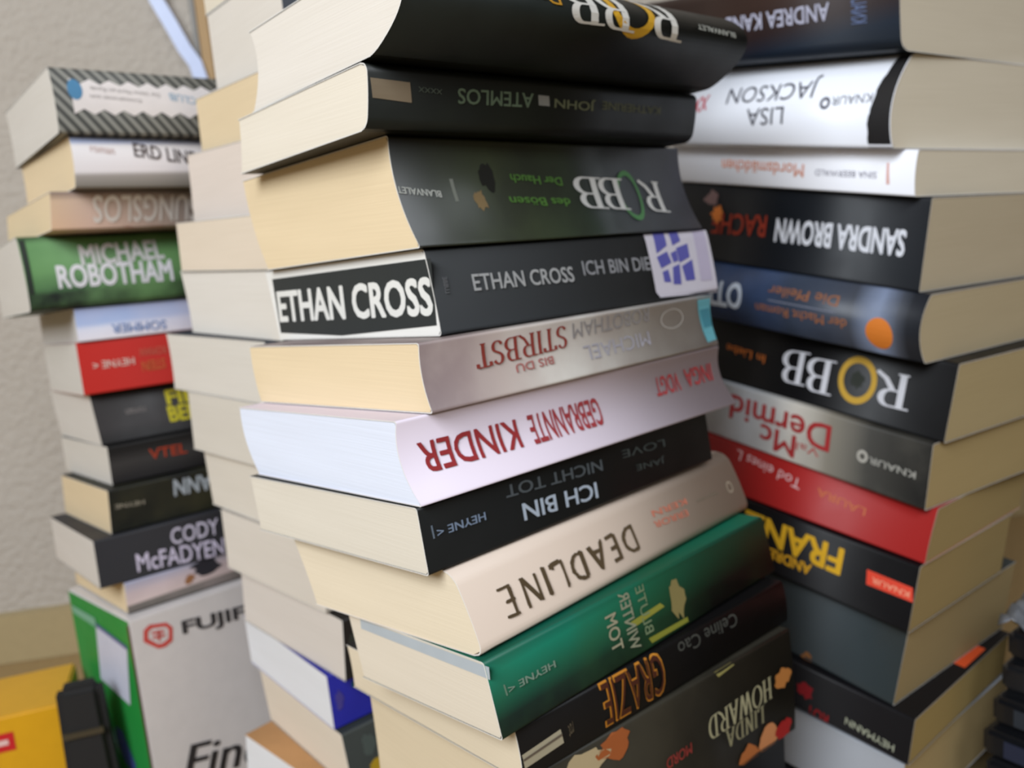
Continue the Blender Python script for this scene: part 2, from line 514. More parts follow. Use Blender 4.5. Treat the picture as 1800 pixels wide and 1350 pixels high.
POSE = {
 'C1': ('C', -0.03884, 0.31991, 0.70449, 0.03241, -0.00600, 0.19578, 0.09871, 0.06102, 0.01470, -0.04378, -0.03000, 0.42000),
 'C2': ('C', -0.04467, 0.32705, 0.71646, 0.02355, -0.00443, 0.19371, 0.10733, 0.03748, 0.01470, -0.04378, -0.03000, 0.42000),
 'C3': ('C', -0.02998, 0.33156, 0.75449, 0.04400, 0.01320, 0.18731, 0.11912, -0.00652, 0.01470, -0.04378, -0.03000, 0.42000),
 'C4': ('C', -0.02528, 0.33116, 0.75359, 0.03400, 0.00575, 0.19009, 0.12636, -0.04052, 0.01470, -0.04378, -0.03000, 0.42000),
 'C5': ('C', -0.02948, 0.30869, 0.78146, 0.02645, 0.00390, 0.19494, 0.12447, -0.06697, 0.01470, -0.04378, -0.03000, 0.42000),
 'C6': ('C', -0.03522, 0.29484, 0.76436, 0.03101, 0.00986, 0.20951, 0.11930, -0.09798, 0.01470, -0.04378, -0.03000, 0.42000),
 'C7': ('C', -0.03537, 0.29393, 0.78128, 0.02548, 0.00296, 0.18813, 0.12000, -0.12346, 0.01470, -0.04378, -0.03000, 0.42000),
 'C8': ('C', -0.01824, 0.28864, 0.81617, 0.03111, 0.01281, 0.19936, 0.10400, -0.15457, 0.01470, -0.04378, -0.03000, 0.42000),
 'C9': ('C', -0.01395, 0.28192, 0.77082, 0.02867, 0.00639, 0.19462, 0.08600, -0.18324, 0.01470, -0.04378, -0.03000, 0.42000),
 'C10': ('C', -0.00833, 0.28788, 0.70840, 0.02120, 0.00231, 0.17760, 0.12000, -0.20444, 0.01470, -0.04378, -0.03000, 0.42000),
 'C11': ('C', -0.00548, 0.28996, 0.67152, 0.05396, 0.00169, 0.16776, 0.12000, -0.25839, 0.01470, -0.04378, -0.03000, 0.42000),
 'R1': ('R', 0.21891, 0.47590, 0.96772, 0.04515, -0.00080, 0.18800, 0.14200, 0.07485, -0.09432, 0.10265, 0.27000, 0.50000),
 'R2': ('R', 0.21432, 0.47707, 1.01110, 0.05036, 0.01887, 0.18800, 0.14200, 0.02449, -0.09432, 0.10265, 0.27000, 0.50000),
 'R3': ('R', 0.22527, 0.47526, 1.01802, 0.02517, 0.00354, 0.18800, 0.13200, -0.00068, -0.09432, 0.10265, 0.27000, 0.50000),
 'R4': ('R', 0.22404, 0.46835, 0.97653, 0.05053, 0.01295, 0.18800, 0.12000, -0.05121, -0.09432, 0.10265, 0.27000, 0.50000),
 'R5': ('R', 0.22301, 0.46007, 0.96224, 0.03718, 0.00655, 0.18800, 0.12000, -0.08839, -0.09432, 0.10265, 0.27000, 0.50000),
 'R6': ('R', 0.22988, 0.45304, 0.97651, 0.04189, 0.01527, 0.18800, 0.12000, -0.13028, -0.09432, 0.10265, 0.27000, 0.50000),
 'R7': ('R', 0.21710, 0.44830, 0.98478, 0.03605, 0.00834, 0.18800, 0.12000, -0.16633, -0.09432, 0.10265, 0.27000, 0.50000),
 'R8': ('R', 0.21421, 0.44250, 0.90344, 0.02804, 0.01546, 0.18800, 0.12400, -0.19437, -0.09432, 0.10265, 0.27000, 0.50000),
 'R9': ('R', 0.20015, 0.43268, 0.91213, 0.03436, 0.01378, 0.18800, 0.11500, -0.22873, -0.09432, 0.10265, 0.27000, 0.50000),
 'R10': ('R', 0.18975, 0.42804, 0.92592, 0.03913, 0.01694, 0.18800, 0.13174, -0.26786, -0.09432, 0.10265, 0.27000, 0.50000),
 'R11': ('R', 0.19004, 0.41155, 0.86546, 0.02300, 0.00868, 0.18800, 0.13001, -0.29086, -0.09432, 0.10265, 0.27000, 0.50000),
 'A1': ('A', -0.25795, 0.54228, 0.69575, 0.03918, 0.00189, 0.18800, 0.12675, 0.07586, 0.02069, -0.05798, -0.33000, 0.62000),
 'A2': ('A', -0.25886, 0.55351, 0.72897, 0.03104, -0.00313, 0.18800, 0.11650, 0.04482, 0.02069, -0.05798, -0.33000, 0.62000),
 'A3': ('A', -0.28244, 0.56238, 0.72019, 0.02298, -0.01059, 0.18800, 0.12000, 0.02183, 0.02069, -0.05798, -0.33000, 0.62000),
 'A4': ('A', -0.30834, 0.56921, 0.66296, 0.04951, 0.00569, 0.18800, 0.12000, -0.02768, 0.02069, -0.05798, -0.33000, 0.62000),
 'A5': ('A', -0.29171, 0.59102, 0.66875, 0.02328, -0.00264, 0.18800, 0.12076, -0.05096, 0.02069, -0.05798, -0.33000, 0.62000),
 'A6': ('A', -0.29492, 0.59282, 0.65733, 0.03692, -0.00100, 0.18800, 0.11939, -0.08787, 0.02069, -0.05798, -0.33000, 0.62000),
 'A7': ('A', -0.28908, 0.59407, 0.69370, 0.03676, 0.01175, 0.18800, 0.11842, -0.12464, 0.02069, -0.05798, -0.33000, 0.62000),
 'A8': ('A', -0.28466, 0.59018, 0.71629, 0.02823, -0.00204, 0.18800, 0.11980, -0.15286, 0.02069, -0.05798, -0.33000, 0.62000),
 'A9': ('A', -0.28596, 0.57992, 0.71959, 0.03269, -0.00764, 0.18800, 0.11726, -0.18556, 0.02069, -0.05798, -0.33000, 0.62000),
 'A10': ('A', -0.29445, 0.56872, 0.69784, 0.03558, -0.00226, 0.18800, 0.12343, -0.22113, 0.02069, -0.05798, -0.33000, 0.62000),
 'A11': ('A', -0.28392, 0.57976, 0.73930, 0.02377, -0.00247, 0.18800, 0.12000, -0.24491, 0.02069, -0.05798, -0.33000, 0.62000),
 'A12': ('A', -0.27900, 0.56832, 0.77396, 0.12027, -0.00383, 0.18800, 0.12585, -0.36517, 0.02069, -0.05798, -0.33000, 0.62000),
 'B0': ('B', -0.10114, 0.47412, 0.61921, 0.04743, -0.00015, 0.18800, 0.11617, 0.09848, -0.01025, 0.01730, -0.11500, 0.48500),
 'B1': ('B', -0.11257, 0.48369, 0.66103, 0.03385, -0.00171, 0.18800, 0.12064, 0.06464, -0.01025, 0.01730, -0.11500, 0.48500),
 'B2': ('B', -0.12056, 0.48908, 0.70241, 0.04226, -0.00428, 0.18800, 0.12156, 0.02237, -0.01025, 0.01730, -0.11500, 0.48500),
 'B3': ('B', -0.12682, 0.48808, 0.75686, 0.03144, -0.00227, 0.18800, 0.12124, -0.00907, -0.01025, 0.01730, -0.11500, 0.48500),
 'B4': ('B', -0.12705, 0.49010, 0.75522, 0.04046, 0.00546, 0.18800, 0.11941, -0.04952, -0.01025, 0.01730, -0.11500, 0.48500),
 'B5': ('B', -0.13902, 0.49535, 0.79712, 0.03793, 0.00015, 0.18800, 0.12572, -0.08745, -0.01025, 0.01730, -0.11500, 0.48500),
 'B6': ('B', -0.13197, 0.48852, 0.79311, 0.04029, -0.00323, 0.18800, 0.12098, -0.12774, -0.01025, 0.01730, -0.11500, 0.48500),
 'B7': ('B', -0.12506, 0.48455, 0.77681, 0.03886, 0.00278, 0.18800, 0.12118, -0.16660, -0.01025, 0.01730, -0.11500, 0.48500),
 'B8': ('B', -0.11875, 0.47499, 0.77623, 0.04147, -0.00165, 0.18800, 0.11935, -0.20807, -0.01025, 0.01730, -0.11500, 0.48500),
 'B9': ('B', -0.11104, 0.46891, 0.74506, 0.04001, -0.00477, 0.18800, 0.12645, -0.24808, -0.01025, 0.01730, -0.11500, 0.48500),
 'B10': ('B', -0.12317, 0.47670, 0.68611, 0.03500, 0.00140, 0.18800, 0.12035, -0.28308, -0.01025, 0.01730, -0.11500, 0.48500),
 'B11': ('B', -0.11384, 0.46681, 0.69173, 0.03542, 0.00720, 0.18800, 0.11403, -0.31850, -0.01025, 0.01730, -0.11500, 0.48500),
 'B12': ('B', -0.11886, 0.46014, 0.80009, 0.03600, -0.00591, 0.18800, 0.11852, -0.35450, -0.01025, 0.01730, -0.11500, 0.48500),
}
CREAM, TAN, WHITE, GREY, OCHRE, IVORY = (paper('paper_cream', (224, 217, 208)), paper('paper_tan', (226, 205, 170)),
    paper('paper_white', (232, 234, 240)), paper('paper_grey', (214, 208, 200)), paper('paper_ochre', (196, 172, 128)), paper('paper_ivory', (214, 205, 187)))
BLACK = (22, 24, 25)

# ------------------------------------------------------------------ setting
def structure(name, bm, mat):
    o = link_mesh(name, bm, mat)
    o['kind'] = 'structure'
    return o

def plaster():
    m, nt, p = new_mat('rough_plaster')
    tc = nt.nodes.new('ShaderNodeTexCoord')
    nz = nt.nodes.new('ShaderNodeTexNoise')
    nz.inputs['Scale'].default_value = 130
    nz.inputs['Detail'].default_value = 3
    nt.links.new(tc.outputs['Object'], nz.inputs['Vector'])
    n2 = nt.nodes.new('ShaderNodeTexNoise')
    n2.inputs['Scale'].default_value = 5
    nt.links.new(tc.outputs['Object'], n2.inputs['Vector'])
    mx = nt.nodes.new('ShaderNodeMix')
    mx.data_type = 'RGBA'
    mx.inputs['A'].default_value = srgb(182, 172, 160)
    mx.inputs['B'].default_value = srgb(194, 186, 176)
    nt.links.new(n2.outputs['Fac'], mx.inputs['Factor'])
    nt.links.new(mx.outputs['Result'], p.inputs['Base Color'])
    bp = nt.nodes.new('ShaderNodeBump')
    bp.inputs['Strength'].default_value = 0.9
    bp.inputs['Distance'].default_value = 0.004
    nt.links.new(nz.outputs['Fac'], bp.inputs['Height'])
    nt.links.new(bp.outputs['Normal'], p.inputs['Normal'])
    p.inputs['Roughness'].default_value = 0.95
    return m

def floor_mat():
    m, nt, p = new_mat('tan_carpet')
    tc = nt.nodes.new('ShaderNodeTexCoord')
    nz = nt.nodes.new('ShaderNodeTexNoise')
    nz.inputs['Scale'].default_value = 260
    nt.links.new(tc.outputs['Object'], nz.inputs['Vector'])
    mx = nt.nodes.new('ShaderNodeMix')
    mx.data_type = 'RGBA'
    mx.inputs['A'].default_value = srgb(140, 116, 76)
    mx.inputs['B'].default_value = srgb(178, 150, 104)
    nt.links.new(nz.outputs['Fac'], mx.inputs['Factor'])
    nt.links.new(mx.outputs['Result'], p.inputs['Base Color'])
    p.inputs['Roughness'].default_value = 0.95
    return m

def box_bm(bm, lo, hi, M=None):
    v = [bm.verts.new((x, y, z)) for x in (lo[0], hi[0]) for y in (lo[1], hi[1]) for z in (lo[2], hi[2])]
    fs = []
    for q in ((0, 1, 3, 2), (4, 6, 7, 5), (0, 4, 5, 1), (2, 3, 7, 6), (0, 2, 6, 4), (1, 5, 7, 3)):
        fs.append(bm.faces.new([v[i] for i in q]))
    if M is not None:
        bmesh.ops.transform(bm, matrix=M, verts=v)
    return v, fs

WALL_A = math.atan(.15)
WALL_M = Matrix.Translation((-0.6, 0.895, 0)) @ Matrix.Rotation(WALL_A, 4, 'Z')
bm = bmesh.new()
box_bm(bm, (-2.2, 0, -0.02), (3.2, 0.1, 2.4), WALL_M)
structure('wall_back', bm, plaster())
bm = bmesh.new()
box_bm(bm, (-2.6, -2.4, -0.06), (2.8, 1.7, 0.0))
structure('floor', bm, floor_mat())
bm = bmesh.new()
box_bm(bm, (-2.2, -0.012, 0.0005), (3.2, -0.0005, 0.055), WALL_M)
structure('baseboard_back', bm, flat('baseboard_paint', (176, 158, 120), .5))

# ------------------------------------------------------------------ main stack (centre)
GC = 'books of the centre stack'
P = POSE
b = Book(P['C1'], 'thick black paperback topping the centre stack, gold ring among pale serif letters', cover_mat('cover_c1', (20, 23, 22), noise=((34, 40, 37), 18, .5)), CREAM, c=.019, r=.002, group=GC)
for ch, at in (('B', (0.0763, 0.0213, 0.0972, 0.0219, 0.0163)), ('B', (0.0953, 0.0217, 0.1154, 0.0213, 0.0169)), ('R', (0.1239, 0.0216, 0.1472, 0.0209, 0.0178))):
    b.text(ch, at, (214, 212, 206), 'serif', name='author_lettering')
b.disc((0.1156, 0.0236), .0140, .0125, (206, 158, 38), ring=.72)
b.text('Das', (0.0584, 0.0206, 0.0734, 0.0210, 0.0045), (190, 140, 40), 'bold')
b.text('BLANVALET', (0.1580, 0.0197, 0.1860, 0.0184, 0.0025), (170, 172, 165), 'bold', name='publisher_lettering')

b = Book(P['C2'], 'slim black paperback second from top of the centre stack, beige label at its end', cover_mat('cover_c2', (20, 23, 21), noise=((30, 36, 30), 22, .4)), paper('paper_cream_warm', (226, 217, 202)), c=.001, r=.004, group=GC)
b.poly([(0.0010, 0.0173), (0.0183, 0.0167), (0.0191, 0.0097), (0.0018, 0.0106)], (146, 132, 112), 'price_label')
b.text('XXXX', (0.0220, 0.0146, 0.0332, 0.0142, 0.0018), (84, 96, 88), 'sans', name='publisher_lettering')
b.text('ATEMLOS', (0.0407, 0.0132, 0.0811, 0.0135, 0.0057), (98, 118, 98), 'bold')
b.poly([(0.0839, 0.0159), (0.0903, 0.0158), (0.0909, 0.0118), (0.0845, 0.0119)], (140, 142, 140), 'printed_panel')
b.text('JOHN', (0.0935, 0.0137, 0.1192, 0.0133, 0.0048), (104, 110, 84), 'bold', name='author_lettering')
b.text('KATHERINE', (0.1237, 0.0137, 0.1651, 0.0131, 0.0034), (96, 100, 70), 'sans', name='author_lettering')

b = Book(P['C3'], 'thick green-black tan-paged paperback in the centre stack, third from its top', cover_mat('cover_c3', (40, 44, 42), xr=(0.0, .19, [(0, (34, 34, 32)), (.3, (52, 58, 40)), (.55, (48, 58, 46)), (.85, (62, 68, 78)), (1, (70, 72, 92))]), noise=((36, 38, 34), 30, .6), rough=.3), TAN, c=-.004, group=GC)
for ch, at in (('B', (0.1009, 0.0212, 0.1207, 0.0202, 0.0151)), ('B', (0.1183, 0.0205, 0.1367, 0.0195, 0.0155)), ('R', (0.1487, 0.0191, 0.1674, 0.0177, 0.0162))):
    b.text(ch, at, (206, 206, 204), 'serif', name='author_lettering')
b.disc((0.1400, 0.0189), .0085, .0125, (76, 128, 78), ring=.8)
b.text('BLANVALET', (-0.0002, 0.0230, 0.0209, 0.0210, 0.0027), (186, 188, 182), 'bold', name='publisher_lettering')
b.text('Der Hauch', (0.0616, 0.0275, 0.0937, 0.0260, 0.0038), (78, 122, 52), 'bold')
b.text('des Bösen', (0.0575, 0.0177, 0.0952, 0.0163, 0.0038), (78, 122, 52), 'bold')
b.blob((0.0482, 0.0282), .005, .0065, (22, 24, 22), seed=3)
b.blob((0.0411, 0.0182), .0035, .005, (126, 106, 74), seed=4)
b.poly([(0.0273, 0.0272), (0.0291, 0.0272), (0.0292, 0.0179), (0.0274, 0.0179)], (120, 124, 116), 'printed_mark')

b = Book(P['C4'], 'black paperback with white capitals printed on its black page edges and a round-cornered sticker', cover_mat('cover_c4', (44, 46, 48), rough=.55), paper('paper_bright', (230, 228, 224)), c=.0005, r=.0015, group=GC)
b.poly([(0.1256, 0.0296), (0.0023, 0.0298), (0.0026, 0.0042), (0.0700, 0.0013), (0.1239, 0.0035)], (44, 48, 48), 'printed_panel', face='page', label='black printed panel on the page edges')
b.text('ETHAN CROSS', (0.1230, 0.0161, 0.0035, 0.0155, 0.0151), (226, 224, 218), 'heavy', up=True, name='author_lettering', face='page')
b.text('ETHAN CROSS', (0.0204, 0.0190, 0.0799, 0.0180, 0.0068), (176, 178, 180), 'bold', up=True, name='author_lettering')
b.text('ICH BIN DIE', (0.0866, 0.0201, 0.1357, 0.0191, 0.0066), (150, 152, 158), 'bold', up=True)
b.upright_text('LUBBE', (0.0055, 0.0160, 0.0077, 0.0223), (110, 112, 116), 'bold', name='publisher_lettering')
b.poly([(0.1361, 0.0334), (0.1417, 0.0354), (0.1899, 0.0347), (0.1963, 0.0283), (0.1946, 0.0039), (0.1901, 0.0003), (0.1394, 0.0020), (0.1366, 0.0048)], (216, 212, 226), 'round_cornered_sticker', off=.0003)
for pts in ([(0.1431, 0.0339), (0.1524, 0.0338), (0.1521, 0.0270), (0.1426, 0.0235)], [(0.1562, 0.0337), (0.1639, 0.0336), (0.1643, 0.0287), (0.1568, 0.0267)], [(0.1420, 0.0218), (0.1512, 0.0241), (0.1532, 0.0183), (0.1439, 0.0160)], [(0.1593, 0.0254), (0.1698, 0.0272), (0.1695, 0.0202), (0.1598, 0.0178)], [(0.1443, 0.0143), (0.1493, 0.0151), (0.1501, 0.0087), (0.1445, 0.0092)], [(0.1534, 0.0160), (0.1596, 0.0173), (0.1582, 0.0069), (0.1516, 0.0075)], [(0.1612, 0.0160), (0.1711, 0.0189), (0.1707, 0.0083), (0.1626, 0.0083)], [(0.1537, 0.0229), (0.1590, 0.0243), (0.1592, 0.0190), (0.1550, 0.0182)]):
    b.poly(pts, (92, 92, 178), 'sticker_print', off=.00045)
b.poly([(0.1769, 0.0334), (0.1873, 0.0333), (0.1859, 0.0070), (0.1755, 0.0073)], (196, 188, 214), 'sticker_print', off=.00045)

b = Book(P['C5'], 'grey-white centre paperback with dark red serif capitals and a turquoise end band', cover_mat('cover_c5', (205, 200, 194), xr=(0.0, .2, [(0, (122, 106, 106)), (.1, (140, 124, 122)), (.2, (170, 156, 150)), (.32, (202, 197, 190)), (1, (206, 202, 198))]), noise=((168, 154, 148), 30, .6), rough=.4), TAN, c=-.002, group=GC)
b.text('STIRBST', (0.0269, 0.0171, 0.0808, 0.0188, 0.0097), (150, 60, 52), 'serif')
b.text('BIS DU', (0.0475, 0.0096, 0.0703, 0.0100, 0.0034), (188, 120, 116), 'bold')
b.text('MICHAEL', (0.0903, 0.0097, 0.1392, 0.0106, 0.0065), (172, 170, 182), 'sans', name='author_lettering')
b.text('ROBOTHAM', (0.0850, 0.0203, 0.1408, 0.0218, 0.0068), (150, 146, 148), 'sans', name='author_lettering')
b.disc((0.1599, 0.0176), .010, .005, (172, 166, 160), ring=.86)
b.poly([(0.1828, 0.0259), (0.1958, 0.0262), (0.1983, 0.0032), (0.1860, 0.0024)], (104, 176, 190), 'printed_band')
b.poly([(0.1849, 0.0193), (0.1936, 0.0196), (0.1945, 0.0102), (0.1868, 0.0099)], (70, 140, 158), 'publisher_mark', off=.0003)

b = Book(P['C6'], 'pale lilac paperback in the centre stack with tall red capitals and bright white pages', cover_mat('cover_c6', (213, 201, 213), rough=.45), paper('paper_bluish', (223, 229, 246)), c=-.005, group=GC)
b.text('KINDER', (0.0083, 0.0152, 0.0591, 0.0145, 0.0112), (164, 52, 56), 'bold')
b.text('GEBRANNTE', (0.0656, 0.0144, 0.1107, 0.0143, 0.0120), (168, 60, 66), 'bold')
b.text('VOGT', (0.1533, 0.0177, 0.1731, 0.0176, 0.0092), (172, 62, 66), 'bold', name='author_lettering')
b.text('INGA', (0.1778, 0.0180, 0.2019, 0.0180, 0.0091), (172, 62, 66), 'bold', name='author_lettering')

b = Book(P['C7'], 'slim black paperback under the lilac book in the centre stack, blue-white and grey capitals', cover_mat('cover_c7', (20, 22, 23), rough=.4), paper('paper_cream_dull', (219, 211, 197)), c=0, group=GC)
b.text('HEYNE <', (0.0068, 0.0142, 0.0311, 0.0139, 0.0031), (132, 150, 176), 'bold', name='publisher_lettering')
b.poly([(0.0046, 0.0174), (0.0054, 0.0174), (0.0056, 0.0125), (0.0048, 0.0125)], (110, 124, 140), 'printed_mark')
b.text('ICH BIN', (0.0508, 0.0099, 0.0969, 0.0075, 0.0071), (188, 202, 220), 'bold')
b.text('NICHT TOT', (0.0433, 0.0201, 0.1028, 0.0172, 0.0050), (84, 92, 98), 'bold')
b.text('JANE', (0.1260, 0.0108, 0.1482, 0.0095, 0.0036), (66, 74, 74), 'sans', name='author_lettering')
b.text('LOVE', (0.1174, 0.0186, 0.1502, 0.0171, 0.0036), (66, 74, 74), 'sans', name='author_lettering')

b = Book(P['C8'], 'beige paperback in the centre stack with scratchy hand-drawn brown capitals', cover_mat('cover_c8', (208, 190, 175), rough=.45), paper('paper_cream_yellow', (226, 212, 188)), c=.001, r=.005, group=GC)
b.text('DEADLINE', (0.0157, 0.0138, 0.1033, 0.0143, 0.0118), (92, 76, 54), 'sketch')
b.text('ERROR', (0.1184, 0.0151, 0.1462, 0.0134, 0.0029), (212, 128, 104), 'bold', name='author_lettering')
b.text('KERN', (0.1202, 0.0196, 0.1488, 0.0182, 0.0027), (212, 128, 104), 'bold', name='author_lettering')
b.text('blanvalet', (0.1563, 0.0157, 0.1763, 0.0152, 0.0016), (140, 128, 110), 'sans', name='publisher_lettering')
b.disc((0.1884, 0.0151), .003, .003, (160, 144, 126), ring=.6)

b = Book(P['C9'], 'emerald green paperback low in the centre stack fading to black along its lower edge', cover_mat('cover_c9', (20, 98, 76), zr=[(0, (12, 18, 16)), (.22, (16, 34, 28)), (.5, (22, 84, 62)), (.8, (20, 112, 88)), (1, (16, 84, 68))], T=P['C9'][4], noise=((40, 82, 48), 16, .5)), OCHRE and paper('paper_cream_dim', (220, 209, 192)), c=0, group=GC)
b.text('HEYNE <', (0.0077, 0.0155, 0.0328, 0.0154, 0.0026), (132, 156, 140), 'bold', name='publisher_lettering')
b.poly([(0.0060, 0.0179), (0.0068, 0.0178), (0.0071, 0.0137), (0.0063, 0.0138)], (110, 140, 120), 'printed_mark')
b.upright_text('TOM', (0.0648, 0.0069, 0.0720, 0.0219), (168, 164, 138), 'bold')
b.upright_text('WINTER', (0.0757, 0.0035, 0.0825, 0.0277), (150, 154, 130), 'bold')
b.upright_text('BLUTE', (0.0870, 0.0065, 0.0927, 0.0269), (128, 146, 112), 'sans')
b.blob((0.1130, 0.0136), .007, .009, (142, 130, 82), seed=12)
b.poly([(0.0795, 0.0147), (0.1010, 0.0156), (0.1034, 0.0133), (0.0816, 0.0120)], (150, 150, 60), 'printed_stroke')
b.poly([(0.0883, 0.0046), (0.1170, 0.0039), (0.1170, 0.0018), (0.0897, 0.0021)], (140, 142, 52), 'printed_stroke')
b.poly([(.004, P['C9'][4] * .78), (P['C9'][7] - .003, P['C9'][4] * .8), (P['C9'][7] - .003, P['C9'][4] * .95), (.004, P['C9'][4] * .95)], (176, 184, 190), 'page_edge_band', face='page', label='bluish grey band along the upper page edges')  # flat bluish grey band across the upper page edges

b = Book(P['C10'], 'black paperback under the emerald green one with outlined orange capitals and a pale label', cover_mat('cover_c10', (14, 13, 14)), paper('paper_ivory_c', (222, 208, 184)), c=.001, group=GC)
b.text('GRAZIE', (0.0441, 0.0118, 0.0824, 0.0116, 0.0190), (206, 136, 44), 'bold')
b.text('GRAZIE', (0.0447, 0.0117, 0.0816, 0.0116, 0.0171), (74, 34, 22), 'sans', off=.0006)
b.text('Celine Cao', (0.0935, 0.0165, 0.1366, 0.0160, 0.0059), (74, 76, 72), 'sans', name='author_lettering')
b.poly([(0.0007, 0.0111), (0.0207, 0.0124), (0.0214, 0.0066), (0.0012, 0.0055)], (178, 170, 146), 'price_label')
b.poly([(0.0009, 0.0094), (0.0210, 0.0107), (0.0211, 0.0097), (0.0010, 0.0085)], (104, 92, 80), 'printed_stroke', off=.0003)
b.text('rot', (0.0244, 0.0096, 0.0271, 0.0105, 0.0051), (96, 86, 70), 'sans', name='publisher_lettering')

b = Book(P['C11'], 'dark grey paperback low in the centre stack with orange-red figures and narrow serif capitals', cover_mat('cover_c11', (56, 53, 45), noise=((34, 33, 29), 20, .6)), paper('paper_c11', (220, 204, 176)), c=.001, group=GC)
b.text('HOWARD', (0.1015, 0.0293, 0.1490, 0.0310, 0.0114), (172, 168, 136), 'serif', name='author_lettering')
b.text('LINDA', (0.1127, 0.0193, 0.1424, 0.0202, 0.0093), (150, 146, 116), 'serif', name='author_lettering')
b.text('MORD', (0.0728, 0.0260, 0.0894, 0.0264, 0.0051), (150, 56, 52), 'bold')
b.blob((0.0449, 0.0474), .010, .007, (168, 92, 48), seed=21)
b.blob((0.0289, 0.0468), .012, .006, (190, 172, 136), seed=22)
b.blob((0.1585, 0.0320), .007, .006, (186, 122, 62), seed=23)
b.blob((0.1463, 0.0044), .009, .009, (208, 140, 92), seed=24)
b.blob((0.1577, 0.0048), .007, .006, (168, 30, 30), seed=25, off=.0003)
b.blob((0.1307, 0.0026), .008, .007, (184, 110, 60), seed=26)
b.poly([(0.1098, 0.0532), (0.1219, 0.0546), (0.1237, 0.0517), (0.1119, 0.0502)], (150, 142, 84), 'printed_mark')

# ------------------------------------------------------------------ right stack
GR = 'books of the right-hand stack'
b = Book(P['R1'], 'dark navy and brown paperback at the top of the right stack with pale grey capitals', cover_mat('cover_r1', (24, 28, 40), zr=[(0, (20, 28, 36)), (.35, (22, 32, 46)), (.6, (42, 30, 30)), (1, (58, 42, 36))], T=P['R1'][4]), IVORY, c=.001, r=.006, group=GR)
b.text('ANDREA KANE', (-0.1150, 0.0226, -0.0417, 0.0236, 0.0095), (186, 186, 206), 'bold', name='author_lettering')
b.upright_text('KNAUR', (-0.0282, 0.0153, -0.0187, 0.0316), (98, 112, 148), 'bold', name='publisher_lettering')
b = Book(P['R2'], 'thick glossy white paperback in the right stack, black ragged strip along its spine end', cover_mat('cover_r2', (240, 243, 252), rough=.3), IVORY, c=.009, r=.002, group=GR)
b.text('JACKSON', (-0.1183, 0.0326, -0.0502, 0.0347, 0.0131), (58, 58, 70), 'sans', name='author_lettering')
b.text('LISA', (-0.0994, 0.0176, -0.0710, 0.0185, 0.0103), (64, 64, 76), 'sans', name='author_lettering')
b.text('KNAUR', (-0.0382, 0.0256, -0.0124, 0.0269, 0.0050), (110, 110, 120), 'sans', name='publisher_lettering')
b.disc((-0.0425, 0.0247), .0035, .0035, (96, 96, 108), ring=.5)
b.text('XX', (-0.1469, 0.0254, -0.1343, 0.0280, 0.0097), (178, 40, 60), 'bold')
_l, _t = P['R2'][6], P['R2'][4]
_fr = random.Random(4)
_left = [(-.0065 - .003 * math.sin(i / 24 * 3.14) - _fr.uniform(0, .0010) - .008 * (1 - i / 24) ** 2, .0005 + (_t - .0015) * i / 24) for i in range(25)]
for i in range(24):
    (xa, ha), (xb, hb) = _left[i], _left[i + 1]
_V = _left + [(-.0003, h) for _, h in _left]
b._print('printed_black_strip', _V, [(i, i + 1, 26 + i, 25 + i) for i in range(24)], INK((34, 33, 34)), .0002)
b = Book(P['R3'], 'thin white paperback in the right stack with faded orange lettering', cover_mat('cover_r3', (244, 245, 252), rough=.4), IVORY, c=.0015, group=GR)
b.text('Mordsmädchen', (-0.1394, 0.0128, -0.0726, 0.0113, 0.0078), (226, 160, 136), 'bold')
b.text('SINA BEERWALD', (-0.0643, 0.0106, -0.0230, 0.0105, 0.0035), (128, 124, 140), 'sans', name='author_lettering')
b.poly([(-0.0172, 0.0174), (-0.0158, 0.0175), (-0.0148, 0.0059), (-0.0169, 0.0058)], (228, 180, 170), 'publisher_mark')
b = Book(P['R4'], 'black paperback in the right stack with bold white capitals and a flame-red title', cover_mat('cover_r4', (20, 24, 30), rough=.4, noise=((32, 28, 28), 12, .4)), paper('paper_r4', (189, 176, 152)), c=0, group=GR)
b.text('SANDRA BROWN', (-0.0987, 0.0247, -0.0114, 0.0248, 0.0148), (218, 220, 228), 'heavy', name='author_lettering')
b.text('RACHE', (-0.1509, 0.0247, -0.1060, 0.0262, 0.0137), (150, 50, 30), 'bold')
b.blob((-0.1470, 0.0310), .006, .006, (206, 116, 48), seed=31, off=.00045)
b.blob((-0.1536, 0.0404), .007, .006, (110, 86, 84), seed=32)
b = Book(P['R5'], 'steel-blue paperback in the right stack with an orange disc near its spine end', cover_mat('cover_r5', (52, 62, 80), xr=(-.19, .19, [(0, (66, 90, 138)), (.36, (66, 90, 136)), (.55, (56, 66, 84)), (.78, (60, 64, 74)), (.87, (126, 138, 164)), (.93, (70, 74, 84)), (.96, (34, 36, 42)), (1, (30, 32, 38))]), noise=((34, 38, 44), 22, .55), rough=.3), paper('paper_r5', (186, 171, 141)), c=.008, group=GR)
b.text('LLO', (-0.1450, 0.0182, -0.1187, 0.0190, 0.0167), (204, 214, 228), 'heavy', up=True, name='author_lettering')
b.text('Die Pfeiler', (-0.0995, 0.0260, -0.0504, 0.0263, 0.0057), (156, 98, 58), 'sans')
b.text('der Macht Roman', (-0.1075, 0.0142, -0.0434, 0.0144, 0.0057), (160, 100, 60), 'sans')
b.poly([(-0.0986, 0.0205), (-0.0513, 0.0202), (-0.0513, 0.0196), (-0.0985, 0.0198)], (120, 124, 140), 'printed_stroke')
b.disc((-0.0235, 0.0127), .0082, .0088, (214, 122, 44))
b = Book(P['R6'], 'black paperback in the right stack with white serif letters round a golden ring O', cover_mat('cover_r6', (14, 14, 16), rough=.4), paper('paper_r6', (176, 158, 120)), c=0, group=GR)  # page papers from here down: yellowed tone with lower-right shade mixed in
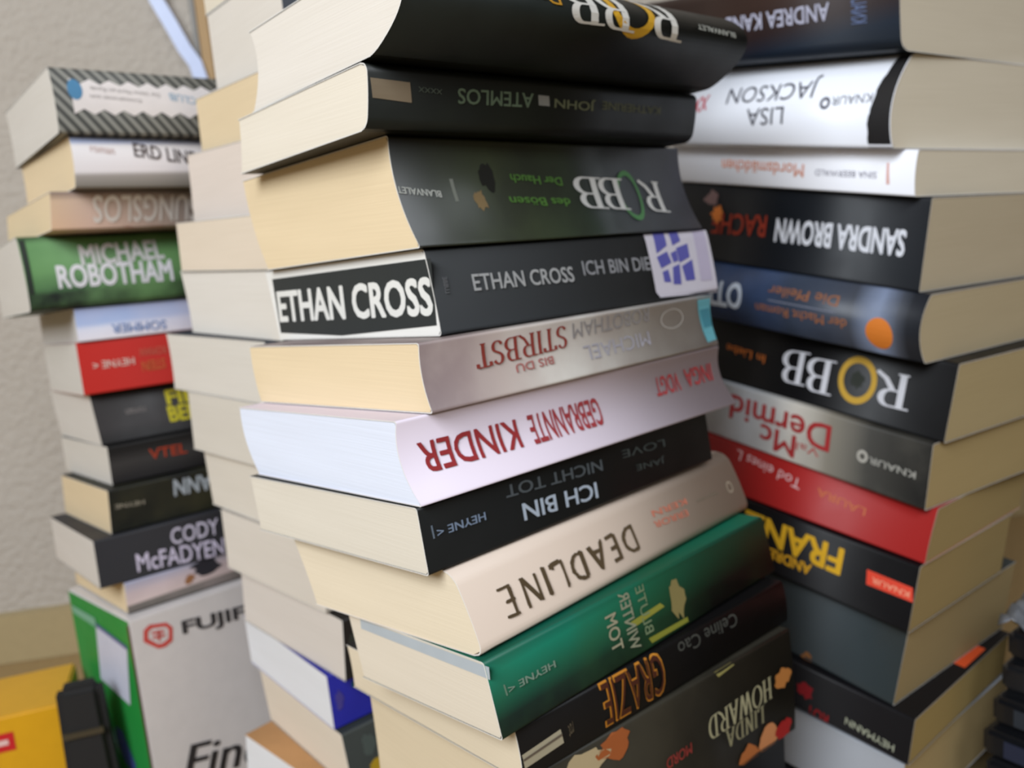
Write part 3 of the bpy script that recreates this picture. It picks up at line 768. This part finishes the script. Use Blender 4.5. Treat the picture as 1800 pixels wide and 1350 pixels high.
for ch, at in (('B', (-0.1105, 0.0187, -0.0910, 0.0196, 0.0199)), ('B', (-0.0918, 0.0177, -0.0720, 0.0182, 0.0200)), ('R', (-0.0459, 0.0200, -0.0230, 0.0208, 0.0192))):
    b.text(ch, at, (204, 204, 210), 'serif', name='author_lettering')
b.disc((-0.0568, 0.0208), .0125, .0135, (192, 152, 56), ring=.72)
b.blob((-0.0568, 0.0208), .005, .005, (44, 48, 42), seed=33)
b.text('In Liebe', (-0.1567, 0.0209, -0.1237, 0.0192, 0.0053), (176, 96, 40), 'bold')
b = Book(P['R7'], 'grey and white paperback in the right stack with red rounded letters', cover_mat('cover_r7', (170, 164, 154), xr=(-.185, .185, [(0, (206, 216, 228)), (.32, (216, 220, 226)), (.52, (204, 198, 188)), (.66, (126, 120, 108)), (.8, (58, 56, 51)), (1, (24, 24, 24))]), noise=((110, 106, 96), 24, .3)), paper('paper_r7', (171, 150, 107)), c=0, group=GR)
b.text('Dermid', (-0.1392, 0.0223, -0.0618, 0.0212, 0.0157), (160, 42, 44), 'bold', name='author_lettering')
b.text('Mc', (-0.1128, 0.0107, -0.0854, 0.0098, 0.0137), (160, 42, 44), 'bold', name='author_lettering')
b.text('Val', (-0.0848, 0.0110, -0.0683, 0.0109, 0.0046), (168, 60, 56), 'sans', name='author_lettering')
b.text('KNAUR', (-0.0356, 0.0169, -0.0073, 0.0167, 0.0039), (160, 158, 150), 'bold', name='publisher_lettering')
b.disc((-0.0401, 0.0175), .0035, .0035, (176, 172, 162), ring=.5)
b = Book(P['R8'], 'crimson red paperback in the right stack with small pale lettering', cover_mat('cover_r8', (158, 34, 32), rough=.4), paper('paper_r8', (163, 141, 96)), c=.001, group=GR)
b.text('Tod eines L', (-0.1297, 0.0224, -0.0806, 0.0173, 0.0055), (214, 176, 176), 'sans')
b.text('LAURA', (-0.0692, 0.0172, -0.0377, 0.0148, 0.0040), (190, 104, 60), 'sans', name='author_lettering')
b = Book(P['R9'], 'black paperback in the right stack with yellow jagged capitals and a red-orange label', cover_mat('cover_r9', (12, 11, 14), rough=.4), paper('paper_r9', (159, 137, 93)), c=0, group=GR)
b.text('FRANZ', (-0.1109, 0.0220, -0.0425, 0.0210, 0.0144), (206, 158, 24), 'heavy', name='author_lettering')
b.text('ANDREAS', (-0.0989, 0.0104, -0.0602, 0.0106, 0.0060), (204, 150, 24), 'heavy', name='author_lettering')
b.poly([(-0.0279, 0.0227), (-0.0017, 0.0226), (-0.0001, 0.0157), (-0.0268, 0.0152)], (216, 62, 36), 'publisher_label')
b.text('KNAUR', (-0.0241, 0.0187, -0.0027, 0.0187, 0.0030), (232, 150, 120), 'bold', name='publisher_lettering', off=.0003)
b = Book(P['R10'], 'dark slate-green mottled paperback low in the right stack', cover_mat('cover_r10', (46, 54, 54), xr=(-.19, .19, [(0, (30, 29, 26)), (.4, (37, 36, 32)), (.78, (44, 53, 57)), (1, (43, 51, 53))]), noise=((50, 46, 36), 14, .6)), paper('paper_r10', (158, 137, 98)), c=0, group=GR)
b.blob((-0.0529, 0.0010), .004, .004, (140, 92, 52), seed=41)
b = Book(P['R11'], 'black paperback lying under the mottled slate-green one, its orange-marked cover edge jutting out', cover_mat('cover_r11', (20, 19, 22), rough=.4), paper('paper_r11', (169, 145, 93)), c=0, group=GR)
b.text('HEYMANN', (-0.0357, 0.0062, -0.0080, 0.0048, 0.0035), (150, 152, 132), 'bold', name='author_lettering')
b.text('ROT', (-0.0584, 0.0018, -0.0450, 0.0013, 0.0061), (142, 24, 28), 'heavy')
b.blob((-0.0607, 0.0106), .006, .004, (140, 26, 34), seed=43)
# the orange mark on the top of the jutting cover
def top_patch(b, x, y, w, d, rgb, name='printed_mark'):
    bm = bmesh.new()
    v = [bm.verts.new(b.sh(px, py, b.T + .0001)) for px, py in ((x, y), (x + w, y), (x + w, y + d), (x, y + d))]
    bm.faces.new(v)
    return link_mesh(name, bm, INK(rgb), b.cover)
top_patch(b, -.012, .078, .0095, .03, (206, 76, 34))
R11 = b

# ------------------------------------------------------------------ left stack
GA = 'books of the left-hand stack'
b = Book(P['A1'], 'diagonally striped paperback topping the left stack with a zigzag-edged white title strip', cover_mat('cover_a1', (46, 46, 44), stripes=((132, 130, 122), 62, 40), zr=None, rough=.5), GREY, c=.003, r=.002, group=GA)
_z = []
_ta, _la = P['A1'][4], P['A1'][6]
n = 30
x0, x1 = .010, _la - .004
for i in range(n + 1):
    _z.append((x0 + (x1 - x0) * i / n, _ta * (.74 if i % 2 else .82)))
for i in range(n, -1, -1):
    _z.append((x0 + (x1 - x0) * i / n, _ta * (.36 if i % 2 else .28)))
bb = b._print('title_strip', _z, [(i, i + 1, 2 * n - i, 2 * n + 1 - i) for i in range(n)], INK((226, 219, 218)), .00015)
b.disc((0.0123, 0.0254), .0042, .0062, (78, 132, 172), off=.0003)
b.text('Der kleine Mord am Rande', (0.0212, 0.0266, 0.0626, 0.0245, 0.0025), (150, 144, 142), 'sans', off=.0003)
b.text('Kriminalroman zum', (0.0203, 0.0215, 0.0505, 0.0203, 0.0024), (150, 144, 142), 'sans', off=.0003)
b.text('CLUB', (0.0684, 0.0244, 0.0858, 0.0221, 0.0047), (150, 176, 196), 'bold', off=.0003, name='publisher_lettering')
b = Book(P['A2'], 'white paperback second in the left stack with a blue edge and dark capitals', cover_mat('cover_a2', (216, 208, 206), zr=[(0, (120, 114, 106)), (.22, (150, 142, 136)), (.3, (212, 204, 204)), (.8, (214, 208, 208)), (.88, (150, 160, 190)), (1, (140, 150, 182))], T=P['A2'][4], rough=.5), TAN, c=.003, group=GA)  # grey foot of the ramp paints the shaded underside of the spine
b.text('ERD LINE', (0.0369, 0.0230, 0.0766, 0.0181, 0.0086), (72, 60, 60), 'bold', up=True)
b.text('roman', (0.0107, 0.0228, 0.0248, 0.0214, 0.0034), (208, 182, 178), 'sans', up=True, name='publisher_lettering')
b = Book(P['A3'], 'pinkish paperback in the left stack with tall pale capitals and red flecks, ochre pages', cover_mat('cover_a3', (186, 160, 140), xr=(0.0, .19, [(0, (208, 180, 152)), (.12, (196, 172, 158)), (.45, (162, 152, 146)), (1, (140, 138, 142))]), zr=[(0, (255, 245, 240)), (.75, (250, 248, 248)), (1, (150, 150, 165))], T=P['A3'][4], rough=.5), TAN, c=0, group=GA)
b.text('FASSUNGSLOS', (0.0250, 0.0118, 0.1161, 0.0114, 0.0165), (234, 228, 224), 'bold')
b.poly([(0.0429, 0.0012), (0.0525, 0.0002), (0.0525, -0.0020), (0.0473, -0.0014)], (150, 62, 48), 'printed_mark')
b.poly([(0.0593, 0.0010), (0.0716, 0.0003), (0.0740, -0.0020), (0.0678, -0.0018)], (150, 56, 42), 'printed_mark')
b = Book(P['A4'], 'green thriller in the left stack with two rows of chunky white capitals, black borders', cover_mat('cover_a4', (76, 120, 68), zr=[(0, (24, 30, 26)), (.2, (26, 34, 28)), (.27, (60, 92, 58)), (.5, (86, 126, 76)), (.88, (84, 124, 76)), (.95, (40, 54, 40)), (1, (36, 44, 38))], T=P['A4'][4], noise=((110, 152, 96), 20, .6), rough=.5), GREY, c=.004, r=.004, group=GA)
b.text('MICHAEL', (0.0349, 0.0344, 0.0897, 0.0358, 0.0141), (206, 204, 206), 'heavy', up=True, name='author_lettering')
b.text('ROBOTHAM', (0.0186, 0.0211, 0.0933, 0.0205, 0.0155), (218, 216, 222), 'heavy', up=True, name='author_lettering')
b.poly([(0.0007, 0.0466), (0.0043, 0.0468), (0.0039, 0.0110), (0.0005, 0.0106)], (34, 44, 38), 'printed_band')
b = Book(P['A5'], 'pale sky-blue paperback under the green thriller in the left stack', cover_mat('cover_a5', (176, 188, 214), zr=[(0, (216, 210, 216)), (.35, (206, 206, 220)), (.5, (158, 174, 210)), (1, (146, 158, 196))], T=P['A5'][4], noise=((190, 186, 204), 20, .5), rough=.5), paper('paper_a5', (206, 202, 198)), c=0, group=GA)
b.text('SOMMER', (0.0221, 0.0068, 0.0592, 0.0059, 0.0064), (120, 148, 200), 'bold')
b = Book(P['A6'], 'plain bright red paperback in the left stack with one small white line', cover_mat('cover_a6', (178, 40, 34), rough=.5), paper('paper_a6', (212, 207, 200)), c=0, group=GA)
b.text('HEYNE <', (0.0084, 0.0198, 0.0359, 0.0196, 0.0052), (226, 196, 186), 'bold', name='publisher_lettering')
b.text('ROMAN', (0.0405, 0.0247, 0.0587, 0.0248, 0.0057), (200, 98, 80), 'bold')
b.text('STEIN', (0.0406, 0.0148, 0.0566, 0.0151, 0.0073), (198, 104, 60), 'bold', name='author_lettering')
b = Book(P['A7'], 'black paperback in the left stack with yellow stacked capitals', cover_mat('cover_a7', (40, 37, 36), zr=[(0, (22, 20, 20)), (.3, (46, 42, 42)), (1, (40, 37, 36))], T=P['A7'][4], rough=.5), paper('paper_a7', (212, 206, 199)), c=0, group=GA)
b.text('FIE', (0.0504, 0.0259, 0.0720, 0.0258, 0.0107), (196, 184, 46), 'heavy', up=True)
b.text('BER', (0.0493, 0.0138, 0.0713, 0.0134, 0.0114), (200, 188, 46), 'heavy', up=True)
b.text('roman', (0.0208, 0.0205, 0.0347, 0.0206, 0.0036), (124, 118, 116), 'bold', name='publisher_lettering')
b = Book(P['A8'], 'charcoal paperback in the left stack with dull orange-red letters', cover_mat('cover_a8', (38, 36, 36), zr=[(0, (30, 27, 27)), (.5, (52, 49, 48)), (.8, (24, 22, 22)), (1, (20, 19, 19))], T=P['A8'][4], rough=.5), paper('paper_a8', (212, 206, 198)), c=0, group=GA)
b.text('VTEL', (0.0273, 0.0167, 0.0544, 0.0161, 0.0075), (184, 68, 42), 'bold', up=True)
b = Book(P['A9'], 'dark olive-flecked paperback in the left stack with pale blue capitals, ochre pages', cover_mat('cover_a9', (26, 27, 24), noise=((58, 56, 38), 24, .6), rough=.5), TAN, c=0, group=GA)
b.text('MANN', (0.0445, 0.0233, 0.0815, 0.0214, 0.0127), (186, 196, 206), 'heavy')
b.text('HEYNE', (0.0037, 0.0196, 0.0237, 0.0182, 0.0033), (158, 152, 138), 'bold', name='publisher_lettering')
b = Book(P['A10'], 'slate-black paperback near the bottom of the left stack with two rows of white capitals', cover_mat('cover_a10', (46, 46, 50), rough=.5), paper('paper_a10', (214, 208, 202)), c=0, group=GA)
b.text('CODY', (0.0510, 0.0240, 0.0863, 0.0231, 0.0124), (212, 206, 226), 'bold', up=True, name='author_lettering')
b.text('McFADYEN', (0.0255, 0.0116, 0.0887, 0.0061, 0.0136), (216, 208, 232), 'bold', up=True, name='author_lettering')
b = Book(P['A11'], 'dusky pink grey-bordered paperback at the bottom of the left stack', cover_mat('cover_a11', (190, 174, 174), zr=[(0, (96, 90, 84)), (.22, (104, 98, 92)), (.27, (196, 176, 172)), (.6, (188, 170, 172)), (1, (148, 152, 176))], T=P['A11'][4], noise=((150, 134, 132), 24, .4), rough=.5), TAN, c=0, group=GA)
b.blob((0.0588, 0.0180), .012, .007, (40, 40, 48), seed=51)
b.blob((0.0456, 0.0122), .004, .004, (160, 110, 72), seed=52)

# ------------------------------------------------------------------ stack behind (between left and centre), seen by its page ends
GB = 'books of the stack behind the centre stack'
blabels = {
 'B0': ('pale-paged paperback near the top of the rear stack, just left of the gold-ring book', (40, 44, 52), CREAM),
 'B1': ('tan-paged paperback of the rear stack beside the striped book', (60, 52, 44), TAN),
 'B2': ('pinkish-cream-paged paperback of the rear stack, just below the tan-paged one', (90, 84, 80), paper('paper_b2', (225, 212, 202))),
 'B3': ('yellowish-cream-paged paperback of the rear stack, left of the open tan page edges', (50, 56, 60), paper('paper_b3', (226, 211, 192))),
 'B4': ('white-paged paperback of the rear stack, directly left of the page edges with printed capitals', (58, 62, 68), paper('paper_b4', (226, 220, 212))),
 'B5': ('paperback of the rear stack jutting furthest left with dark top cover showing', (44, 46, 52), paper('paper_b5', (218, 212, 203))),
 'B6': ('grey-cream-paged paperback of the rear stack, left of the bright white page edges', (176, 168, 158), paper('paper_b6', (214, 207, 196))),
 'B7': ('cream-paged paperback of the rear stack, left of the white pages lower corner', (170, 164, 154), paper('paper_b7', (219, 211, 199))),
 'B8': ('ivory-paged paperback of the rear stack, above the one whose black spine shows', (160, 152, 142), paper('paper_b8', (221, 213, 203))),
 'B9': ('rear-stack paperback with a narrow black spine showing', (30, 27, 26), paper('paper_b9', (221, 213, 206))),
 'B10': ('rear-stack paperback with royal blue spine and very white pages', (34, 36, 138), WHITE),
 'B11': ('rear-stack paperback with dark grey-green spine under the royal blue one', (52, 56, 54), paper('paper_b11', (226, 214, 198))),
 'B12': ('brown-covered paperback at the foot of the rear stack, jutting out over the white camera box', (168, 126, 84), WHITE),
}
for key, (lab, rgb, pg) in blabels.items():
    cm = cover_mat('cover_' + key.lower(), rgb, rough=.5, noise=(tuple(int(v * 1.25) for v in rgb), 20, .4))
    b = Book(P[key], lab, cm, pg, c=0 if key not in ('B4', 'B5') else .002, group=GB)
    if key == 'B9':
        b.blob((0.0068, 0.0219), .0045, .008, (72, 76, 70), seed=61)
    if key == 'B10':
        b.blob((0.0056, 0.0168), .003, .007, (84, 76, 160), seed=62)
        b.poly([(0.0153, 0.0247), (0.0374, 0.0272), (0.0377, 0.0233), (0.0148, 0.0213)], (34, 96, 100), 'printed_band')
    if key == 'B11':
        b.blob((0.0198, 0.0078), .008, .006, (190, 156, 40), seed=63)
        b.blob((0.0156, 0.0228), .006, .007, (84, 94, 90), seed=64)

# book above B0, only its lower edge in the picture
q = list(P['B0']); q[8] = P['B0'][8] + P['B0'][4]; q[4] = .04; q[7] += .002
Book(tuple(q), 'cream-paged paperback at the very top of the rear stack, cut by the upper picture edge', cover_mat('cover_btop', (52, 50, 46), rough=.5), paper('paper_btop', (226, 216, 198)), group=GB)

# ------------------------------------------------------------------ the books that carry the stacks below the picture
def fillers(key, n, rgbs, group, labels, pg):
    p = list(P[key])
    st, x, y, t, T, k, L, W, zb, a, b_, X0, Y0 = p
    floor = -CAM_H
    tilt = math.hypot(a, b_)
    # lower faces level out in equal steps, each resting where its neighbour dips lowest
    room = zb - floor
    for i in range(n):
        f = 1 - (i + 1) / n
        a2, b2 = a * f, b_ * f
        da, db = (a / n, b_ / n)
        ct = [(x, y)]
        c_, s_ = math.cos(t), math.sin(t)
        if st == 'R':
            u, v = (-c_, s_), (s_, c_)
        else:
            u, v = (c_, s_), (-s_, c_)
        cs = [(x + u[0] * L * i_ + v[0] * W * j_, y + u[1] * L * i_ + v[1] * W * j_) for i_ in (0, 1) for j_ in (0, 1)]
        dip = max(-(da * (px - X0) + db * (py - Y0)) for px, py in cs)
        dip = max(dip, 0) + .0015
        left = n - i
        Ti = (zb - floor - dip * left) / left
        z2 = zb - dip - Ti
        Book((st, x + .002 * (i % 2), y + .004, t + .03 * ((-1) ** i), Ti, 0.0, L, W, z2, a2, b2, X0, Y0), labels[i],
             cover_mat('cover_low_%s_%d' % (key, i), rgbs[i], rough=.5), pg, group=group)
        zb = z2

fillers('C11', 4, [(30, 30, 34), (120, 40, 40), (200, 196, 188), (40, 60, 90)], GC,
        ['black paperback carrying the centre stack, just under the lowest one in view', 'dark red paperback low under the centre stack', 'pale grey paperback low under the centre stack', 'dark blue paperback on the floor under the centre stack'], IVORY)
fillers('R11', 3, [(168, 172, 180), (60, 60, 66), (140, 120, 90)], GR,
        ['silver-grey paperback at the bottom picture edge under the black one of the right stack', 'dark grey paperback low under the right stack', 'khaki paperback on the floor under the right stack'], paper('paper_low', (186, 162, 116)))
fillers('B12', 2, [(200, 192, 180), (70, 70, 74)], GB,
        ['pale paperback under the brown-covered one of the rear stack', 'dark grey paperback on the floor under the rear stack'], WHITE)

# ------------------------------------------------------------------ camera carton under the left stack
st, bx, by, bt, bT, bk, bL, bW, bzb, ba, bb_, bX0, bY0 = P['A12']
top_z = bzb + bT + CAM_H
carton = bpy.data.objects.new('camera_carton', None)
COL.objects.link(carton)
carton.location = (bx, by, 0.0)
carton.rotation_euler = (0, 0, bt)
tag(carton, 'white cardboard camera carton with green side standing on the floor under the left book stack', 'box')
gl = (ba * math.cos(bt) + bb_ * math.sin(bt), -ba * math.sin(bt) + bb_ * math.cos(bt))
top0 = top_z + ba * (bx - bX0) + bb_ * (by - bY0)
ZTOP = top0 + min(0, gl[0] * bL, gl[1] * bW, gl[0] * bL + gl[1] * bW) - .0015
def ctop(x, y):
    return top0 + gl[0] * x + gl[1] * y - .001
CL, CW = bL + .01, bW
white_card = flat('white_card', (214, 208, 206), .45)
green_card = cover_mat('green_card', (38, 140, 62), rough=.4, noise=((60, 160, 84), 14, .5))
bm = bmesh.new()
vb = [bm.verts.new((x, y, 0.0005)) for x, y in ((0, 0), (CL, 0), (CL, CW), (0, CW))]
vt = [bm.verts.new((x, y, ctop(x, y))) for x, y in ((0, 0), (CL, 0), (CL, CW), (0, CW))]
bm.faces.new(vb[::-1]); bm.faces.new(vt)
for i in range(4):
    j = (i + 1) % 4
    f = bm.faces.new((vb[i], vb[j], vt[j], vt[i]))
    if i == 3:
        f.material_index = 1
bmesh.ops.bevel(bm, geom=bm.edges[:], offset=.0012, segments=2, affect='EDGES')
carton_body = link_mesh('carton_body', bm, [white_card, green_card], carton)
def carton_print(name, V, Fc, rgb, face='front', off=.0004, mat=None):
    bm = bmesh.new()
    vv = []
    for p in V:
        d = off + (p[2] if len(p) > 2 else 0) * 1.2e-5
        vv.append(bm.verts.new((p[0], -d, p[1]) if face == 'front' else (-d, p[0], p[1])))
    for q in Fc:
        if len(set(q)) > 2:
            try:
                bm.faces.new([vv[i] for i in q])
            except ValueError:
                pass
    return link_mesh(name, bm, mat or INK(rgb), carton_body)
def carton_text(body, x0, z0, w, h, rgb, style, name, slope=0.0):
    V, Fc = word_shape(body, style)
    xs = [p[0] for p in V]; ys = [p[1] for p in V]
    s = lambda x: (x - min(xs)) / (max(xs) - min(xs))
    carton_print(name, [(x0 + w * s(p[0]), z0 + slope * w * s(p[0]) + h * (p[1] - min(ys)) / (max(ys) - min(ys)), p[2] if len(p) > 2 else 0) for p in V], Fc, rgb)
carton_text('FUJIFILM', 0.0354, 0.1458, 0.0838, 0.0133, (52, 50, 52), 'heavy', 'brand_lettering', -0.1229)
carton_text('FinePix', 0.0191, 0.0388, 0.1175, 0.0279, (40, 38, 40), 'italic', 'series_lettering', -0.2400)
_o, _i = [(0.0088, 0.1627), (0.0132, 0.1652), (0.0251, 0.1623), (0.0289, 0.1572), (0.0274, 0.1473), (0.0216, 0.1449), (0.0167, 0.1456), (0.0110, 0.1511), (0.0075, 0.1546)], [(0.0117, 0.1607), (0.0148, 0.1620), (0.0239, 0.1597), (0.0259, 0.1567), (0.0249, 0.1501), (0.0204, 0.1484), (0.0172, 0.1489), (0.0130, 0.1533), (0.0109, 0.1558)]
carton_print('emblem_ring', _o + _i, [(i, (i + 1) % 9, 9 + (i + 1) % 9, 9 + i) for i in range(9)], (204, 72, 64))
carton_print('emblem_stroke', [(0.0139, 0.1594), (0.0227, 0.1576), (0.0224, 0.1559), (0.0137, 0.1577)], [(0, 1, 2, 3)], (204, 72, 64))
carton_print('emblem_stroke', [(0.0142, 0.1558), (0.0230, 0.1544), (0.0228, 0.1527), (0.0139, 0.1542)], [(0, 1, 2, 3)], (204, 72, 64))
carton_print('emblem_stroke', [(0.0180, 0.1590), (0.0196, 0.1588), (0.0191, 0.1507), (0.0175, 0.1510)], [(0, 1, 2, 3)], (204, 72, 64))
carton_print('white_panel', [(0.0705, 0.1510), (0.0113, 0.1493), (0.0246, 0.1008), (0.0810, 0.1039)], [(0, 1, 2, 3)], (206, 208, 226), 'side')
carton_print('panel_rule', [(0.0696, 0.1531), (0.0105, 0.1512), (0.0117, 0.1483), (0.0710, 0.1500)], [(0, 1, 2, 3)], (84, 96, 150), 'side', .0006)
carton_print('printed_band', [(0.1218, 0.1543), (0.0690, 0.1569), (0.0679, 0.1490), (0.1197, 0.1481)], [(0, 1, 2, 3)], (120, 176, 150), 'side', .0006)
carton_print('printed_swoosh', [(0.0657, 0.0697), (0.0519, 0.0706), (0.0346, 0.0492), (0.0407, 0.0392), (0.0570, 0.0420), (0.0680, 0.0587)], [(0, 1, 2, 3, 4, 5)], (74, 92, 160), 'side', .0006)
carton_print('printed_swoosh', [(0.0930, 0.0767), (0.0774, 0.0745), (0.0626, 0.0445), (0.0772, 0.0533)], [(0, 1, 2, 3)], (150, 196, 190), 'side', .0005)
# plain hinge line of the lid at the front top edge and the dark seam of the side flap
carton_print('side_seam', [(.0005, .004), (.004, .004), (.004, ctop(0, 0) - .004), (.0005, ctop(0, 0) - .004)], [(0, 1, 2, 3)], (84, 40, 48), 'side', .0005)

# ------------------------------------------------------------------ things on the floor at the left
def soft_box(name, label, cat, lo, hi, loc, rz, mat, bev=.004, taper=1.0):
    r = bpy.data.objects.new(name, None)
    COL.objects.link(r)
    r.location = loc
    r.rotation_euler = (0, 0, rz)
    tag(r, label, cat)
    bm = bmesh.new()
    v, fs = box_bm(bm, lo, hi)
    cx, cy = (lo[0] + hi[0]) / 2, (lo[1] + hi[1]) / 2
    for q in v:
        if q.co.z > (lo[2] + hi[2]) / 2:
            q.co.x = cx + (q.co.x - cx) * taper
            q.co.y = cy + (q.co.y - cy) * taper
    bmesh.ops.bevel(bm, geom=bm.edges[:], offset=bev, segments=3, affect='EDGES')
    return r, bm

yel_mat = flat('yellow_card', (214, 158, 22), .4)
yr, bm = soft_box('yellow_box', 'yellow cardboard box with a red label at the lower left picture corner', 'box', (-.17, 0, 0), (0, .07, 0.1066), (-0.3445, 0.5850, .0005), .33, yel_mat, .0015)
yb = link_mesh('carton_body', bm, yel_mat, yr)
bm = bmesh.new()
vv = [bm.verts.new(p) for p in ((-.11, -.0004, 0.1066 - .026), (-.034, -.0004, 0.1066 - .026), (-.034, -.0004, 0.1066 - .012), (-.11, -.0004, 0.1066 - .012))]
bm.faces.new(vv)
rl = link_mesh('red_label', bm, INK((196, 30, 36)), yr)
V, Fc = word_shape('SALE', 'bold')
rl['label'] = 'small red printed label'
bm = bmesh.new()
box_bm(bm, (-.05, -.0006, 0.1066 - .021), (-.038, -.0005, 0.1066 - .017))
link_mesh('pale_mark', bm, INK((226, 190, 186)), rl)

pr, bm = soft_box('black_pouch', 'black fabric pouch standing between the yellow box and the green carton side', 'pouch', (-.030, 0, 0), (.006, .022, .124), (-.3135, .574, .0005), .30, None, .005, .82)
black_cloth = flat('black_fabric', (26, 24, 24), .85)
pb = link_mesh('pouch_body', bm, black_cloth, pr)
bm = bmesh.new()
box_bm(bm, (-.026, -.0008, .088), (.001, .002, .092))
link_mesh('zip', bm, flat('zip_metal', (66, 58, 44), .4), pr)

# ------------------------------------------------------------------ strap and slat by the wall at the upper left
def wl(x, y, z):            # along the wall, out of it, up
    return WALL_M @ Vector((x, -y, z))
def ribbon(name, pts, w, th, mat):
    bm = bmesh.new()
    rows = []
    n = len(pts)
    for i, (x, y, z) in enumerate(pts):
        ax, _, az = pts[max(0, i - 1)]
        bx_, _, bz = pts[min(n - 1, i + 1)]
        l = math.hypot(bx_ - ax, bz - az)
        nx, nz = -(bz - az) / l * w / 2, (bx_ - ax) / l * w / 2
        rows.append([bm.verts.new(wl(x + sx * nx, y + d, z + sx * nz)) for sx, d in ((-1, 0), (1, 0), (1, th), (-1, th))])
    for i in range(n - 1):
        for j in range(4):
            k = (j + 1) % 4
            bm.faces.new((rows[i][j], rows[i][k], rows[i + 1][k], rows[i + 1][j]))
    bm.faces.new(rows[0]); bm.faces.new(rows[-1][::-1])
    bmesh.ops.recalc_face_normals(bm, faces=bm.faces)
    for f in bm.faces:
        f.smooth = False
    return link_mesh(name, bm, mat)
strap = ribbon('plastic_strap', [(0.2744, 0.015, 0.7048), (0.2804, 0.015, 0.6726), (0.2907, 0.015, 0.6495), (0.3009, 0.015, 0.6250), (0.3094, 0.015, 0.6103), (0.3127, 0.015, 0.5946), (0.3119, 0.015, 0.5724), (0.3083, 0.015, 0.5387), (0.3103, .015, 0.2694), (0.3123, .015, .001)], .0135, .003, flat('pale_blue_plastic', (186, 198, 232), .35))
tag(strap, 'pale blue plastic strap hanging down the plaster wall behind the stacks', 'strap')
slat = ribbon('wooden_slat', [(0.3210, .001, .001), (0.3210, .001, .4), (0.3210, .001, .95)], .010, .012, flat('slat_wood', (176, 142, 96), .6))
tag(slat, 'narrow light wooden slat upright against the plaster wall', 'slat')
gap_strip = ribbon('shadow_gap_strip', [(0.3116, .001, .001), (0.3116, .001, .4), (0.3116, .001, .95)], .005, .006, flat('gap_shade_grey', (126, 122, 116), .5))  # grey strip modelled in place of the shadow gap by the slat
tag(gap_strip, 'thin grey strip standing in for the shadow gap beside the wooden slat', 'gap_strip')

# ------------------------------------------------------------------ shrink-wrapped black cases at the lower right
plastic = flat('case_plastic', (20, 21, 24), .22, .4)
def case(i, loc, rz, label, spine_rgb):
    r = bpy.data.objects.new('disc_case', None)
    COL.objects.link(r)
    r.location = loc
    r.rotation_euler = (0, 0, rz)
    tag(r, label, 'case', 'black disc cases by the right stack')
    bm = bmesh.new()
    box_bm(bm, (0, -.135, 0), (.19, 0, .0155))
    bmesh.ops.bevel(bm, geom=bm.edges[:], offset=.0025, segments=2, affect='EDGES')
    link_mesh('shell', bm, plastic, r)
    bm = bmesh.new()
    box_bm(bm, (-.0006, -.123, .003), (-.0001, -.012, .0125))
    link_mesh('spine_insert', bm, INK(spine_rgb), r)
    bm = bmesh.new()
    box_bm(bm, (.02, .0001, .003), (.17, .0006, .0125))
    link_mesh('rim', bm, flat('rim_grey', (52, 54, 56), .3), r)
dl = [('black disc case on the floor by the right stack, lowest of its pile', (96, 24, 30)),
      ('black disc case second from the bottom of the pile by the right stack', (70, 74, 66)),
      ('black disc case third from the bottom of the pile by the right stack', (30, 34, 44)),
      ('black disc case with olive spine in the middle of the pile by the right stack', (92, 86, 60)),
      ('black disc case with dark red spine in the pile by the right stack', (104, 26, 36)),
      ('black disc case with grey-green spine in the pile by the right stack', (84, 96, 90)),
      ('black disc case with brown spine above the grey-green one by the right stack', (70, 56, 46)),
      ('black disc case with navy spine fourth from the top by the right stack', (34, 40, 60)),
      ('black disc case third from the top of the pile by the right stack', (40, 46, 54)),
      ('black disc case second from the top of the pile by the right stack', (30, 32, 38)),
      ('black disc case with slate spine, topmost of the pile by the right stack', (58, 66, 76))]
rr = random.Random(11)
for i, (lab, rgb) in enumerate(dl):
    case(i, (.206 + i * .0052 + rr.uniform(-.004, .004), .404 + i * .0036 + rr.uniform(-.002, .002), .001 + i * .0162), .66 + rr.uniform(-.06, .05), lab, rgb)
# crumpled clear film on the pile
bm = bmesh.new()
n = 16
rr = random.Random(3)
g = [[bm.verts.new((.05 * i / n - .002, -.055 * j / n + .001, .003 + .010 * rr.random() * math.sin(math.pi * i / n) * (1 if 0 < j < n else 0) + .006 * math.sin(i * 1.3 + j * .7) ** 2)) for j in range(n + 1)] for i in range(n + 1)]
for i in range(n):
    for j in range(n):
        f = bm.faces.new((g[i][j], g[i + 1][j], g[i + 1][j + 1], g[i][j + 1]))
        f.smooth = True
fo = link_mesh('plastic_film', bm, flat('silver_film', (128, 132, 140), .18, .5, .5))
sm = fo.modifiers.new('thickness', 'SOLIDIFY')
sm.thickness = .0004
fo.location = (.203 + 10 * .0052, .404 + 10 * .0036, .001 + 11 * .0162 + .0005)
fo.rotation_euler = (0, 0, .66)
tag(fo, 'crumpled shiny plastic film on top of the disc cases at the right picture edge', 'wrapping')
